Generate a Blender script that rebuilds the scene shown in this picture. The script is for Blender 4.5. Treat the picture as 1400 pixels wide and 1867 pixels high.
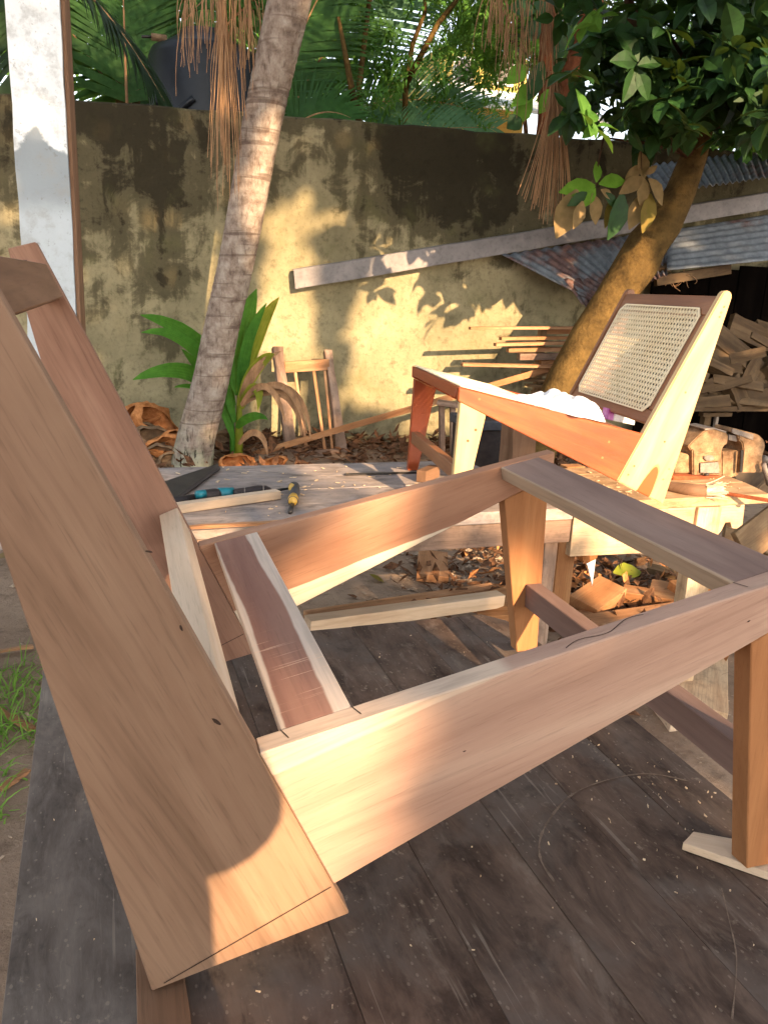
import bpy, bmesh, math, random
import numpy as np
from mathutils import Vector, Matrix
random.seed(7)
rng = np.random.default_rng(7)
R_ = math.radians
scene = bpy.context.scene
for o in list(bpy.data.objects):
    bpy.data.objects.remove(o)

# ------------------------------------------------------------------ camera
FPX, PW, PH = 1472.4, 1400.0, 1867.0
CAM = Vector((0.07373, -0.56548, 0.58030))
AX = Vector((0.94302, -0.32932, 0.0475)); AY = Vector((-0.04423, -0.26556, -0.96308)); AZ = Vector((0.32978, 0.90611, -0.26499))
cam_data = bpy.data.cameras.new('camera'); cam = bpy.data.objects.new('camera', cam_data)
scene.collection.objects.link(cam)
cam_data.sensor_fit = 'HORIZONTAL'; cam_data.sensor_width = 36.0; cam_data.lens = FPX / PW * 36.0
cam_data.clip_start = 0.02; cam_data.clip_end = 3000
up, back = -AY, -AZ
cam.matrix_world = Matrix(((AX.x, up.x, back.x, CAM.x), (AX.y, up.y, back.y, CAM.y), (AX.z, up.z, back.z, CAM.z), (0, 0, 0, 1)))
scene.camera = cam

# ------------------------------------------------------------------ light
SUN = Vector((-0.155, 0.920, -0.360)).normalized()          # direction the light travels
elev = math.asin(-SUN.z); azim = math.atan2(-SUN.x, -SUN.y)
world = bpy.data.worlds.new('World'); scene.world = world; world.use_nodes = True
wn = world.node_tree.nodes; wl = world.node_tree.links
sky = wn.new('ShaderNodeTexSky'); sky.sky_type = 'NISHITA'; sky.sun_disc = False
sky.sun_elevation = elev; sky.sun_rotation = azim
sky.air_density = 1.0; sky.dust_density = 1.0; sky.ozone_density = 1.0
hsv = wn.new('ShaderNodeHueSaturation'); hsv.inputs['Saturation'].default_value = 0.42; wl.new(sky.outputs[0], hsv.inputs['Color']); wl.new(hsv.outputs[0], wn['Background'].inputs[0])
wn['Background'].inputs[1].default_value = 0.15          # hazy, washed-out sky
sd = bpy.data.lights.new('sun', 'SUN'); sd.energy = 5.0; sd.angle = R_(0.5); sd.color = (1.0, 0.71, 0.43)
so = bpy.data.objects.new('sun', sd); scene.collection.objects.link(so)
so.rotation_euler = SUN.to_track_quat('-Z', 'Y').to_euler(); so.location = (2, -10, 8)
scene.view_settings.view_transform = 'Standard'; scene.view_settings.look = 'None'
scene.view_settings.gamma = 1.0; scene.view_settings.exposure = 1.65
scene.cycles.max_bounces = 5; scene.cycles.diffuse_bounces = 3; scene.cycles.glossy_bounces = 2; scene.cycles.transmission_bounces = 2; scene.cycles.transparent_max_bounces = 4
scene.cycles.caustics_reflective = False; scene.cycles.caustics_refractive = False; scene.cycles.use_adaptive_sampling = True; scene.cycles.adaptive_threshold = 0.03
scene.cycles.sample_clamp_indirect = 6.0

G = -0.65                                                    # ground level; bench tops are z = 0

# ------------------------------------------------------------------ helpers
col = scene.collection
def ray(px, py):
    return AX * ((px - 700) / FPX) + AY * ((py - 933.5) / FPX) + AZ
def at(px, py, Y):                                           # point of a sight line at depth Y
    r = ray(px, py); return CAM + r * ((Y - CAM.y) / r.y)
def atz(px, py, z):
    r = ray(px, py); return CAM + r * ((z - CAM.z) / r.z)
def tag(o, label, cat, group=None, kind=None):
    if label: o['label'] = label
    if cat: o['category'] = cat
    if group: o['group'] = group
    if kind: o['kind'] = kind
    return o
MW = {}
def thing(name, label, cat, loc=(0, 0, 0), rot=None, group=None):
    o = bpy.data.objects.new(name, None); col.objects.link(o)
    o.empty_display_size = 0.1
    m = Matrix.Translation(Vector(loc)) @ (rot.to_4x4() if rot is not None else Matrix.Identity(4))
    o.matrix_world = m; MW[o] = m
    return tag(o, label, cat, group)
def place(o, parent, m=None):
    m = m or Matrix.Identity(4)
    if parent is not None:
        o.parent = parent; o.matrix_parent_inverse = Matrix.Identity(4)
    o.matrix_local = m
    MW[o] = (MW[parent] if parent is not None else Matrix.Identity(4)) @ m
    return o
def link(name, me, mat, parent=None, m=None):
    o = bpy.data.objects.new(name, me); col.objects.link(o)
    if mat is not None and not me.materials: me.materials.append(mat)
    return place(o, parent, m)
def from_bm(name, bm, mat, parent=None, m=None, smooth=False):
    me = bpy.data.meshes.new(name); bmesh.ops.recalc_face_normals(bm, faces=bm.faces)
    bm.to_mesh(me); bm.free()
    if smooth:
        for p in me.polygons: p.use_smooth = True
    return link(name, me, mat, parent, m)
def frame(origin, ex, ey):
    ex = Vector(ex).normalized(); ey = Vector(ey); ey = (ey - ex * ey.dot(ex)).normalized(); ez = ex.cross(ey)
    return Matrix(((ex.x, ey.x, ez.x, origin[0]), (ex.y, ey.y, ez.y, origin[1]), (ex.z, ey.z, ez.z, origin[2]), (0, 0, 0, 1)))
def prism(name, pts, ext, grain, across, mat, parent=None, bevel=0.0012, taper=None, segs=1):
    """closed prism: polygon pts (parent space) swept by ext; local X = grain, local Y = across"""
    pts = [Vector(p) for p in pts]; ext = Vector(ext)
    c = sum(pts, Vector()) / len(pts) + ext / 2
    m = frame(c, grain, across); mi = m.inverted()
    bm = bmesh.new()
    a = [bm.verts.new(mi @ p) for p in pts]
    b = [bm.verts.new(mi @ (p + ext)) for p in pts]
    n = len(pts)
    bm.faces.new(a); bm.faces.new(list(reversed(b)))
    for i in range(n):
        bm.faces.new((a[i], b[i], b[(i + 1) % n], a[(i + 1) % n]))
    bmesh.ops.recalc_face_normals(bm, faces=bm.faces)
    if bevel:
        bmesh.ops.bevel(bm, geom=list(bm.edges), offset=bevel, segments=segs, affect='EDGES', clamp_overlap=True)
    return from_bm(name, bm, mat, parent, m)
def bar(name, p0, p1, w, t, mat, parent=None, upv=(0, 0, 1), bevel=0.0015, w1=None, rough=0.0):
    """board from p0 to p1, width w across, thickness t along 'upv'"""
    p0, p1 = Vector(p0), Vector(p1); ex = (p1 - p0).normalized()
    uz = Vector(upv); uz = (uz - ex * uz.dot(ex)).normalized(); ey = uz.cross(ex)
    L = (p1 - p0).length; m = frame((p0 + p1) / 2, ex, ey)
    w1 = w if w1 is None else w1
    bm = bmesh.new(); vs = []
    xs = [-L / 2, L / 2] if not rough else [(-.5 + i / 6) * L for i in range(7)]
    for i, x in enumerate(xs):
        k = i / (len(xs) - 1); ww = w + (w1 - w) * k
        j = (lambda: random.uniform(-rough, rough)) if rough else (lambda: 0)
        vs.append([bm.verts.new((x + j(), sy * ww / 2 + j(), sz * t / 2 + j() * .6)) for sy, sz in ((-1, -1), (1, -1), (1, 1), (-1, 1))])
    for a, b in zip(vs[:-1], vs[1:]):
        for k in range(4): bm.faces.new((a[k], b[k], b[(k + 1) % 4], a[(k + 1) % 4]))
    bm.faces.new(vs[0]); bm.faces.new(vs[-1])
    bmesh.ops.recalc_face_normals(bm, faces=bm.faces)
    if bevel and not rough: bmesh.ops.bevel(bm, geom=list(bm.edges), offset=bevel, segments=1, affect='EDGES', clamp_overlap=True)
    return from_bm(name, bm, mat, parent, m)
def tube_data(pts, rads, n=12, noise=0.0, cap=True):
    V, F = [], []; pts = [Vector(p) for p in pts]; prev = None
    for i, p in enumerate(pts):
        t = (pts[min(i + 1, len(pts) - 1)] - pts[max(i - 1, 0)]).normalized()
        if prev is None:
            a = t.orthogonal().normalized()
        else:
            a = (prev - t * prev.dot(t)).normalized()
        prev = a; b = t.cross(a)
        for k in range(n):
            an = 2 * math.pi * k / n; r = rads[i] * (1 + (random.uniform(-noise, noise) if noise else 0))
            V.append(p + (a * math.cos(an) + b * math.sin(an)) * r)
    for i in range(len(pts) - 1):
        for k in range(n):
            F.append((i * n + k, i * n + (k + 1) % n, (i + 1) * n + (k + 1) % n, (i + 1) * n + k))
    if cap:
        F.append(tuple(range(n - 1, -1, -1))); F.append(tuple(range((len(pts) - 1) * n, len(pts) * n)))
    return V, F
def mesh_obj(name, V, F, mat, parent=None, smooth=True):
    """mesh from world (or parent-space) vertices"""
    me = bpy.data.meshes.new(name); me.from_pydata([tuple(v) for v in V], [], F); me.update()
    if smooth:
        me.polygons.foreach_set('use_smooth', [True] * len(me.polygons))
    return link(name, me, mat, parent)
def tube(name, pts, rads, mat, parent=None, n=12, noise=0.0):
    V, F = tube_data(pts, rads, n, noise); return mesh_obj(name, V, F, mat, parent)
class Soup:
    def __init__(s): s.V = []; s.F = []
    def add(s, V, F):
        k = len(s.V); s.V.extend(V); s.F.extend([tuple(i + k for i in f) for f in F])
    def build(s, name, mat, parent=None, smooth=False): return mesh_obj(name, s.V, s.F, mat, parent, smooth)
def bez(p0, p1, p2, n):
    return [p0 * (1 - t) ** 2 + p1 * 2 * t * (1 - t) + p2 * t * t for t in [i / (n - 1) for i in range(n)]]
def rv(s=1.0): return Vector((random.gauss(0, s), random.gauss(0, s), random.gauss(0, s)))

# ------------------------------------------------------------------ materials
def lin(c):
    return tuple(((x / 255) / 12.92 if x / 255 <= .04045 else ((x / 255 + .055) / 1.055) ** 2.4) for x in c) + (1.0,)
class NT:
    def __init__(s, name):
        s.m = bpy.data.materials.new(name); s.m.use_nodes = True; s.t = s.m.node_tree
        s.b = s.t.nodes['Principled BSDF']; s.out = s.t.nodes['Material Output']
    def n(s, typ, **kw):
        nd = s.t.nodes.new(typ)
        for k, v in kw.items(): setattr(nd, k, v)
        return nd
    def l(s, a, b): s.t.links.new(a, b)
    def put(s, sock, v):
        if hasattr(v, 'is_output'): s.l(v, sock)
        elif v is not None: sock.default_value = v
    def math(s, op, a, b=None, c=None, clamp=False):
        nd = s.n('ShaderNodeMath', operation=op, use_clamp=clamp)
        for i, v in enumerate((a, b, c)):
            if v is not None: s.put(nd.inputs[i], v)
        return nd.outputs[0]
    def mix(s, f, a, b, mode='MIX'):
        nd = s.n('ShaderNodeMix', data_type='RGBA', blend_type=mode)
        s.put(nd.inputs[0], f); s.put(nd.inputs[6], a); s.put(nd.inputs[7], b); return nd.outputs[2]
    def ramp(s, f, stops, interp='LINEAR'):
        nd = s.n('ShaderNodeValToRGB'); cr = nd.color_ramp; cr.interpolation = interp
        while len(cr.elements) < len(stops): cr.elements.new(0.5)
        for e, (p, c) in zip(cr.elements, stops):
            e.position = p; e.color = c if len(c) == 4 else tuple(c) + (1,)
        s.l(f, nd.inputs[0]); return nd.outputs[0]
    def mask(s, f, lo, hi):
        nd = s.n('ShaderNodeMapRange', clamp=True, interpolation_type='SMOOTHSTEP')
        s.l(f, nd.inputs[0]); nd.inputs[1].default_value = lo; nd.inputs[2].default_value = hi; return nd.outputs[0]
    def noise(s, vec, scale, detail=4, rough=.55, dist=0.0):
        nd = s.n('ShaderNodeTexNoise'); nd.inputs['Scale'].default_value = scale; nd.inputs['Detail'].default_value = detail
        nd.inputs['Roughness'].default_value = rough; nd.inputs['Distortion'].default_value = dist
        if vec is not None: s.l(vec, nd.inputs['Vector'])
        return nd.outputs[0]
    def voro(s, vec, scale, feat='F1', out=0):
        nd = s.n('ShaderNodeTexVoronoi', feature=feat); nd.inputs['Scale'].default_value = scale
        s.l(vec, nd.inputs['Vector']); return nd.outputs[out]
    def coord(s, rand=True):
        tc = s.n('ShaderNodeTexCoord').outputs['Object']
        if not rand: return tc
        oi = s.n('ShaderNodeObjectInfo').outputs['Random']
        k = s.n('ShaderNodeVectorMath', operation='SCALE'); k.inputs[0].default_value = (17.3, 9.1, 23.7); s.l(oi, k.inputs[3])
        a = s.n('ShaderNodeVectorMath', operation='ADD'); s.l(tc, a.inputs[0]); s.l(k.outputs[0], a.inputs[1]); return a.outputs[0]
    def scale(s, vec, sc):
        nd = s.n('ShaderNodeVectorMath', operation='MULTIPLY'); s.l(vec, nd.inputs[0]); nd.inputs[1].default_value = sc; return nd.outputs[0]
    def xyz(s, vec):
        nd = s.n('ShaderNodeSeparateXYZ'); s.l(vec, nd.inputs[0]); return nd.outputs
    def bump(s, h, strength=.3, dist=.002):
        nd = s.n('ShaderNodeBump'); nd.inputs['Strength'].default_value = strength; nd.inputs['Distance'].default_value = dist
        s.l(h, nd.inputs['Height']); s.l(nd.outputs[0], s.b.inputs['Normal'])
    def done(s, color, rough=.6, spec=.3, metal=0.0):
        s.put(s.b.inputs['Base Color'], color); s.put(s.b.inputs['Roughness'], rough)
        s.b.inputs['Specular IOR Level'].default_value = spec; s.put(s.b.inputs['Metallic'], metal); return s.m

def wood(name, dark, mid, light, sap=None, sapcol=(226, 200, 164), gs=1.0, rough=.7, spec=.15, grain=.5, dirt=0.0, saw=False, contrast=1.0):
    s = NT(name); v = s.coord(); tcraw = s.coord(False)
    big = s.noise(s.scale(v, (1.1 * gs, 9 * gs, 9 * gs)), 1.5, 4, .55, .9)
    c = s.ramp(big, [(.5 - .26 / contrast, lin(dark)), (.5, lin(mid)), (.5 + .24 / contrast, lin(light))])
    # growth lines: warped thin bands running with the grain
    vx, vy, vz = s.xyz(v)
    ph = s.math('ADD', s.math('MULTIPLY', s.math('ADD', vy, s.math('MULTIPLY', vz, .35)), 520 * gs), s.math('MULTIPLY', s.noise(s.scale(v, (1.6 * gs, 7 * gs, 7 * gs)), 1.0, 3, .5), 34))
    line = s.mask(s.math('SINE', ph), .35, 1.0); fade = s.mask(s.noise(s.scale(v, (2, 12, 12)), 1.2, 3), .40, .68)
    c = s.mix(s.math('MULTIPLY', s.math('MULTIPLY', line, fade), .42 * grain), c, lin(tuple(q * .80 for q in dark)))
    med = s.noise(s.scale(v, (4 * gs, 90 * gs, 90 * gs)), 1.5, 3, .6)
    c = s.mix(s.math('MULTIPLY', s.mask(med, .52, .74), .30 * grain), c, lin(dark))
    fine = s.noise(s.scale(v, (26 * gs, 520 * gs, 520 * gs)), 1.0, 2, .5)
    c = s.mix(s.math('MULTIPLY', s.mask(fine, .56, .74), .45 * grain), c, lin(tuple(x * .58 for x in dark)))
    c = s.mix(s.math('MULTIPLY', s.mask(fine, .46, .28), .22 * grain), c, lin(light))
    blot = s.noise(v, 11, 4)
    c = s.mix(s.math('MULTIPLY', s.mask(blot, .5, .75), .30), c, lin(tuple((a + b) / 2 for a, b in zip(dark, mid))))
    knot = s.n('ShaderNodeTexVoronoi', feature='F1'); knot.inputs['Scale'].default_value = 3.2; s.l(s.scale(v, (1, 2.6, 2.6)), knot.inputs['Vector'])
    c = s.mix(s.math('MULTIPLY', s.mask(knot.outputs['Distance'], .035, .012), .75), c, lin(tuple(q * .5 for q in dark)))
    if sap:
        x, y, z = s.xyz(tcraw); fq = sap.get('freq', 5); w1 = s.noise(s.scale(v, (fq, 1.0, 1.0)), 1.3, 5, .5)
        wob = s.math('MULTIPLY', s.math('SUBTRACT', w1, .5), sap.get('wob', .03))
        ax = {'y': y, 'z': z}[sap.get('axis', 'y')]
        yy = s.math('ADD', ax, wob); f = None
        if sap.get('slope'): yy = s.math('ADD', yy, s.math('MULTIPLY', x, sap['slope']))
        if 'hi' in sap: f = s.mask(yy, sap['hi'], sap['hi'] + sap.get('soft', .002))
        if 'lo' in sap:
            g = s.mask(yy, sap['lo'], sap['lo'] - sap.get('soft', .002)); f = g if f is None else s.math('MAXIMUM', f, g)
        sc = s.mix(s.mask(med, .4, .7), lin(sapcol), lin(tuple(x * .9 for x in sapcol)))
        c = s.mix(f, c, sc)
    if saw:
        sv = s.noise(s.scale(v, (260, 8, 8)), 1.0, 3, .7); pat = s.noise(v, 9, 2)
        c = s.mix(s.math('MULTIPLY', s.math('MULTIPLY', s.mask(sv, .58, .7), s.mask(pat, .48, .62)), .55), c, lin((222, 186, 156)))
    if dirt:
        dn = s.noise(v, 22, 6, .65); c = s.mix(s.math('MULTIPLY', s.mask(dn, .48, .7), dirt), c, lin((62, 52, 44)))
    s.bump(fine, .3, .0010)
    return s.done(c, rough, spec)

M = {}
M['teak'] = wood('teak_board', (112, 86, 66), (138, 108, 86), (156, 126, 102), grain=.5)
M['teak_far'] = wood('teak_board_red', (112, 80, 64), (144, 108, 88), (166, 130, 108), grain=.5, sap={'lo': -.030, 'wob': .03, 'slope': .05}, sapcol=(214, 188, 158))
M['rail_near'] = wood('rail_pinkish', (146, 112, 95), (172, 138, 118), (188, 158, 136), sap={'hi': .052, 'wob': .012, 'slope': .0}, sapcol=(196, 170, 147), grain=.45)
M['rail_far'] = wood('rail_orange_brown', (132, 92, 70), (162, 120, 94), (184, 144, 116), sap={'lo': -.034, 'wob': .014}, sapcol=(216, 196, 168))
M['rear_rail'] = wood('rail_heartwood', (128, 90, 76), (148, 108, 92), (162, 124, 104), sap={'hi': .015, 'lo': -.024, 'wob': .026, 'axis': 'y', 'freq': 2.2, 'soft': .003}, sapcol=(210, 188, 168), saw=True, grain=.4)
M['mauve'] = wood('rail_mauve', (108, 84, 74), (132, 106, 94), (150, 124, 110), sap={'lo': -.0285, 'wob': .004}, sapcol=(164, 138, 112), grain=.35)
M['leg'] = wood('leg_orange', (136, 88, 54), (162, 110, 70), (180, 130, 88), contrast=.8, grain=.4)
M['pale'] = wood('pale_sapwood', (174, 146, 118), (198, 171, 143), (214, 190, 164), grain=.4)
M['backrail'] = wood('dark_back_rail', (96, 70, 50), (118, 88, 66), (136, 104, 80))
# finished chair
M['cream_wood'] = wood('cream_sapwood', (188, 150, 100), (204, 172, 122), (214, 186, 140), grain=.18, contrast=1.1, sap={'lo': -.2, 'wob': .0})
M['orange_wood'] = wood('oiled_orange_wood', (118, 46, 20), (152, 68, 30), (172, 92, 46), rough=.38, spec=.45, grain=.3)
M['brown_wood'] = wood('oiled_brown_wood', (104, 64, 40), (136, 90, 60), (160, 112, 78), rough=.42, spec=.4)
M['old_wood'] = wood('weathered_grey_wood', (104, 80, 66), (138, 112, 94), (162, 138, 120), grain=.9, dirt=.45, contrast=1.2)
M['rough_wood'] = wood('rough_sawn_timber', (126, 86, 56), (164, 118, 82), (194, 150, 112), grain=.7, dirt=.18)
M['rough_wood2'] = wood('rough_sawn_orange_timber', (124, 80, 48), (156, 108, 70), (180, 136, 96), grain=.7, dirt=.15)
M['store_wood'] = wood('shade_darkened_offcut', (62, 46, 30), (88, 68, 46), (112, 90, 64), grain=.5, dirt=.3)  # store timber, darkened in colour for the shade under the shed roof
M['shade_black'] = wood('shade_black_boards', (9, 7, 6), (14, 11, 9), (20, 16, 13), grain=.4, rough=1.0, spec=.0)  # near-black colour stands in for deep shade inside the shed
M['dusty_wood'] = wood('dusty_offcut', (92, 70, 48), (122, 96, 68), (150, 122, 90), grain=.5, dirt=.2)
M['apron'] = wood('sunbleached_bench_board', (160, 124, 92), (196, 164, 128), (216, 188, 152), grain=.8, dirt=.3)

def bench_mat(name, dark, mid, light, grey, speck=1.0, arcs=()):
    s = NT(name); v = s.coord(); raw = s.coord(False)
    g = s.noise(s.scale(v, (4, 11, 11)), 2.0, 7, .66, .6)
    c = s.ramp(g, [(.32, lin(dark)), (.5, lin(mid)), (.68, lin(light))])
    b = s.noise(v, 6.5, 5, .6, .4); c = s.mix(s.math('MULTIPLY', s.mask(b, .46, .66), .85), c, lin(grey)); b3 = s.noise(s.scale(v, (3, 8, 8)), 3.1, 6, .7, .5); c = s.mix(s.math('MULTIPLY', s.mask(b3, .55, .70), .45), c, lin((128, 112, 98))); c = s.mix(s.math('MULTIPLY', s.mask(b3, .45, .30), .5), c, lin(tuple(q * .7 for q in dark)))
    b2 = s.noise(v, 17, 6, .65); c = s.mix(s.math('MULTIPLY', s.mask(b2, .54, .74), .5), c, lin(tuple(x * .6 for x in dark)))
    f = s.noise(s.scale(v, (40, 260, 260)), 1, 4, .65); c = s.mix(s.math('MULTIPLY', s.mask(f, .52, .72), .28), c, lin(light))
    dust = s.noise(v, 90, 4, .7); patch = s.noise(v, 5, 3)
    c = s.mix(s.math('MULTIPLY', s.math('MULTIPLY', s.mask(dust, .58, .72), s.mask(patch, .45, .7)), .6 * speck), c, lin((178, 158, 134)))
    vs = s.n('ShaderNodeTexVoronoi', feature='F1'); vs.inputs['Scale'].default_value = 150; vs.inputs['Randomness'].default_value = 1.0
    s.l(s.scale(v, (1, 1.6, 1)), vs.inputs['Vector'])
    rnd = s.n('ShaderNodeSeparateColor'); s.l(vs.outputs['Color'], rnd.inputs[0])
    size = s.math('MULTIPLY', s.mask(rnd.outputs[0], .78, 1.0), .34)
    wobble = s.math('MULTIPLY', s.math('SUBTRACT', s.noise(v, 160, 3, .7), .5), .5); spot = s.math('LESS_THAN', s.math('ADD', vs.outputs['Distance'], wobble), size)
    c = s.mix(s.math('MULTIPLY', spot, .28 * speck), c, lin((170, 152, 132)))
    scr = s.noise(s.scale(v, (3, 90, 20)), 1.6, 2, .5, .6); sm = s.noise(v, 8, 2)
    c = s.mix(s.math('MULTIPLY', s.math('MULTIPLY', s.mask(scr, .62, .67), s.mask(sm, .50, .62)), .5 * speck), c, lin((150, 134, 118)))
    s.bump(s.math('ADD', s.math('MULTIPLY', f, .4), s.math('ADD', s.math('MULTIPLY', b2, .6), s.math('MULTIPLY', spot, .5))), .5, .0016)
    return s.done(c, s.ramp(b, [(.3, (.62,) * 3), (.7, (.82,) * 3)]), .12)
M['bench'] = bench_mat('dark_bench_top', (56, 43, 35), (86, 69, 58), (110, 90, 76), (98, 86, 77), .75)
M['bench_grey'] = bench_mat('grey_bench_top', (78, 68, 60), (102, 91, 82), (122, 110, 99), (112, 101, 91), .8)
M['table'] = bench_mat('pale_grey_table_top', (112, 100, 92), (150, 136, 126), (178, 160, 148), (140, 130, 126), .6)
M['dusty_top'] = bench_mat('dusty_table_top', (132, 104, 74), (170, 138, 102), (196, 164, 128), (150, 122, 92), .6)

def plaster():
    s = NT('stained_plaster'); v = s.coord(False); x, y, z = s.xyz(v)
    n1 = s.noise(v, 1.6, 6, .62, .3); n2 = s.noise(v, 4.6, 8, .68, .5); n3 = s.noise(v, 30, 4, .65)
    c = s.ramp(n1, [(.3, lin((108, 100, 76))), (.5, lin((140, 129, 99))), (.72, lin((168, 155, 121)))])
    c = s.mix(s.math('MULTIPLY', s.mask(n3, .48, .75), .4), c, lin((76, 70, 50)))
    n4 = s.noise(v, 11, 7, .7); c = s.mix(s.math('MULTIPLY', s.mask(n4, .52, .66), .42), c, lin((70, 63, 44)))
    streak = s.noise(s.scale(v, (7, 7, .45)), 1.5, 6, .65)
    # dirt and algae grow down from the wet top edge; the rest is blots of their own shape
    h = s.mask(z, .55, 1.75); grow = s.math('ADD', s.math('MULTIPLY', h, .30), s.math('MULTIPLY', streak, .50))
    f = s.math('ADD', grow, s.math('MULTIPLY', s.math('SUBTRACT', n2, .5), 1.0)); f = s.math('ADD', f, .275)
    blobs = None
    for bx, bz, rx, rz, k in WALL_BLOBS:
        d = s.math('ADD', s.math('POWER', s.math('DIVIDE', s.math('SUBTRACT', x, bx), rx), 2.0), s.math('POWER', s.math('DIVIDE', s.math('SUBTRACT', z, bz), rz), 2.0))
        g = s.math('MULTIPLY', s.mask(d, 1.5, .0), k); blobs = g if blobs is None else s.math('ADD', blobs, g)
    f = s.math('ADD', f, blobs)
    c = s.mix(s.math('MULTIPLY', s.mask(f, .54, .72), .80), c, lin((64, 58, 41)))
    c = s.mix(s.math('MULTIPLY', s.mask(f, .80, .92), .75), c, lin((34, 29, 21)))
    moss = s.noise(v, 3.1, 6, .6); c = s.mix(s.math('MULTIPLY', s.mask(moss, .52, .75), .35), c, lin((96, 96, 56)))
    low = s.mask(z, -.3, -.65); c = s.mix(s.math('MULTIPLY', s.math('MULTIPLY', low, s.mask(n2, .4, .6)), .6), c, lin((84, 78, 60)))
    s.bump(s.math('ADD', n3, s.math('MULTIPLY', n4, 1.5)), .55, .008)
    return s.done(c, .9, .1)
def whitewash():
    s = NT('whitewashed_concrete'); v = s.coord(False); x, y, z = s.xyz(v)
    n = s.noise(v, 5, 6, .6); n2 = s.noise(v, 60, 5, .7)
    c = s.ramp(n, [(.3, lin((206, 208, 206))), (.7, lin((232, 233, 230)))])
    # bare cement patch: pointed top, below it a paler grey wash
    edge = s.math('ADD', z, s.math('ADD', s.math('MULTIPLY', s.math('ABSOLUTE', s.math('ADD', x, .01)), 1.0), s.math('MULTIPLY', s.math('SUBTRACT', n, .5), .25)))
    p = s.mask(edge, 1.035, 1.015)
    p2 = s.mask(s.math('ADD', z, s.math('MULTIPLY', n, .12)), .80, .88)
    c = s.mix(p, c, s.mix(p2, lin((176, 182, 184)), lin((142, 148, 150))))
    pit = s.mask(n2, .60, .68); c = s.mix(s.math('MULTIPLY', pit, .5), c, lin((120, 116, 110))); n5 = s.noise(v, 14, 6, .7); c = s.mix(s.math('MULTIPLY', s.mask(n5, .47, .66), .5), c, lin((146, 144, 138)))
    s.bump(s.math('ADD', n2, n), .5, .003); return s.done(c, .9, .1)
def simple(name, a, b, scale=8, rough=.8, spec=.2, metal=0.0, bumpd=.003, bs=.4, stretch=(1, 1, 1)):
    s = NT(name); v = s.coord(); vv = s.scale(v, stretch); n = s.noise(vv, scale, 6, .62); n2 = s.noise(vv, scale * 7, 4, .6)
    c = s.ramp(n, [(.32, lin(a)), (.68, lin(b))]); c = s.mix(s.math('MULTIPLY', s.mask(n2, .45, .75), .35), c, lin(tuple(q * .6 for q in a)))
    s.bump(n2, bs, bumpd); return s.done(c, rough, spec, metal)
def ground_mat():
    s = NT('dusty_soil'); v = s.coord(False)
    n = s.noise(v, 1.3, 8, .6); n2 = s.noise(v, 14, 8, .65); n3 = s.noise(v, 80, 4, .7)
    c = s.ramp(n, [(.3, lin((120, 99, 82))), (.55, lin((152, 129, 108))), (.75, lin((172, 148, 124)))])
    c = s.mix(s.math('MULTIPLY', s.mask(n2, .48, .7), .5), c, lin((88, 70, 56)))
    c = s.mix(s.math('MULTIPLY', s.mask(n3, .58, .75), .5), c, lin((176, 156, 134)))
    s.bump(s.math('ADD', n3, s.math('MULTIPLY', n2, 2)), .7, .008); return s.done(c, .95, .05)
def leafmat(name, a, b, trans=.35, rough=.5, spec=.3, vein=True):
    rough, spec = min(.8, rough + .15), spec * .5
    s = NT(name); tc = s.coord(False); n = s.noise(tc, 2.2, 3); n2 = s.noise(tc, 23, 4)
    f = s.math('ADD', s.math('MULTIPLY', n, .55), s.math('MULTIPLY', n2, .45))
    c = s.ramp(f, [(.33, lin(a)), (.66, lin(b))])
    s.done(c, rough, spec)
    t = s.n('ShaderNodeBsdfTranslucent'); s.l(s.mix(.4, c, lin((130, 150, 40))), t.inputs[0])
    mx = s.n('ShaderNodeMixShader'); mx.inputs[0].default_value = trans
    s.l(s.b.outputs[0], mx.inputs[1]); s.l(t.outputs[0], mx.inputs[2]); s.l(mx.outputs[0], s.out.inputs[0]); return s.m
def palm_bark():
    s = NT('palm_bark'); v = s.coord(False); n = s.noise(s.scale(v, (1, 1, 1)), 16, 7, .65); n2 = s.noise(s.scale(v, (60, 60, 9)), 1, 4, .6)
    x, y, z = s.xyz(v)
    c = s.ramp(n, [(.3, lin((100, 84, 74))), (.5, lin((146, 130, 116))), (.7, lin((172, 160, 146)))])
    c = s.mix(s.math('MULTIPLY', s.mask(n2, .55, .7), .55), c, lin((74, 58, 48)))
    ring = s.noise(s.scale(v, (1.5, 1.5, 26)), 1, 3, .5, .5)
    c = s.mix(s.math('MULTIPLY', s.mask(ring, .56, .66), .6), c, lin((84, 66, 56)))
    lich = s.noise(v, 7, 6, .65); c = s.mix(s.math('MULTIPLY', s.math('MULTIPLY', s.mask(z, .45, -.2), s.mask(lich, .38, .56)), .8), c, lin((166, 172, 142)))
    crack = s.noise(s.scale(v, (24, 24, 6)), 1, 4, .7); low = s.mask(z, .6, .0)
    ck = s.math('MULTIPLY', s.mask(crack, .57, .62), low); c = s.mix(ck, c, lin((44, 36, 30)))
    s.bump(s.math('SUBTRACT', s.math('ADD', n, n2), s.math('MULTIPLY', ck, 2)), .8, .012); return s.done(c, .9, .1)
def roofmat(name, rust=.5):
    s = NT(name); v = s.coord(); n = s.noise(v, 2.6, 7, .62); n2 = s.noise(v, 20, 5, .6)
    c = s.ramp(n2, [(.3, lin((88, 92, 96))), (.7, lin((126, 130, 134)))])
    c = s.mix(s.math('MULTIPLY', s.mask(n, 1.0 - rust, 1.12 - rust), .85), c, s.mix(s.mask(n2, .35, .65), lin((84, 54, 46)), lin((122, 86, 74))))
    s.bump(n2, .3, .002); return s.done(c, .6, .3, .2)
def house_paint(name, a): return simple(name, tuple(x * .92 for x in a), a, 3, .85, .1)

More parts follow.
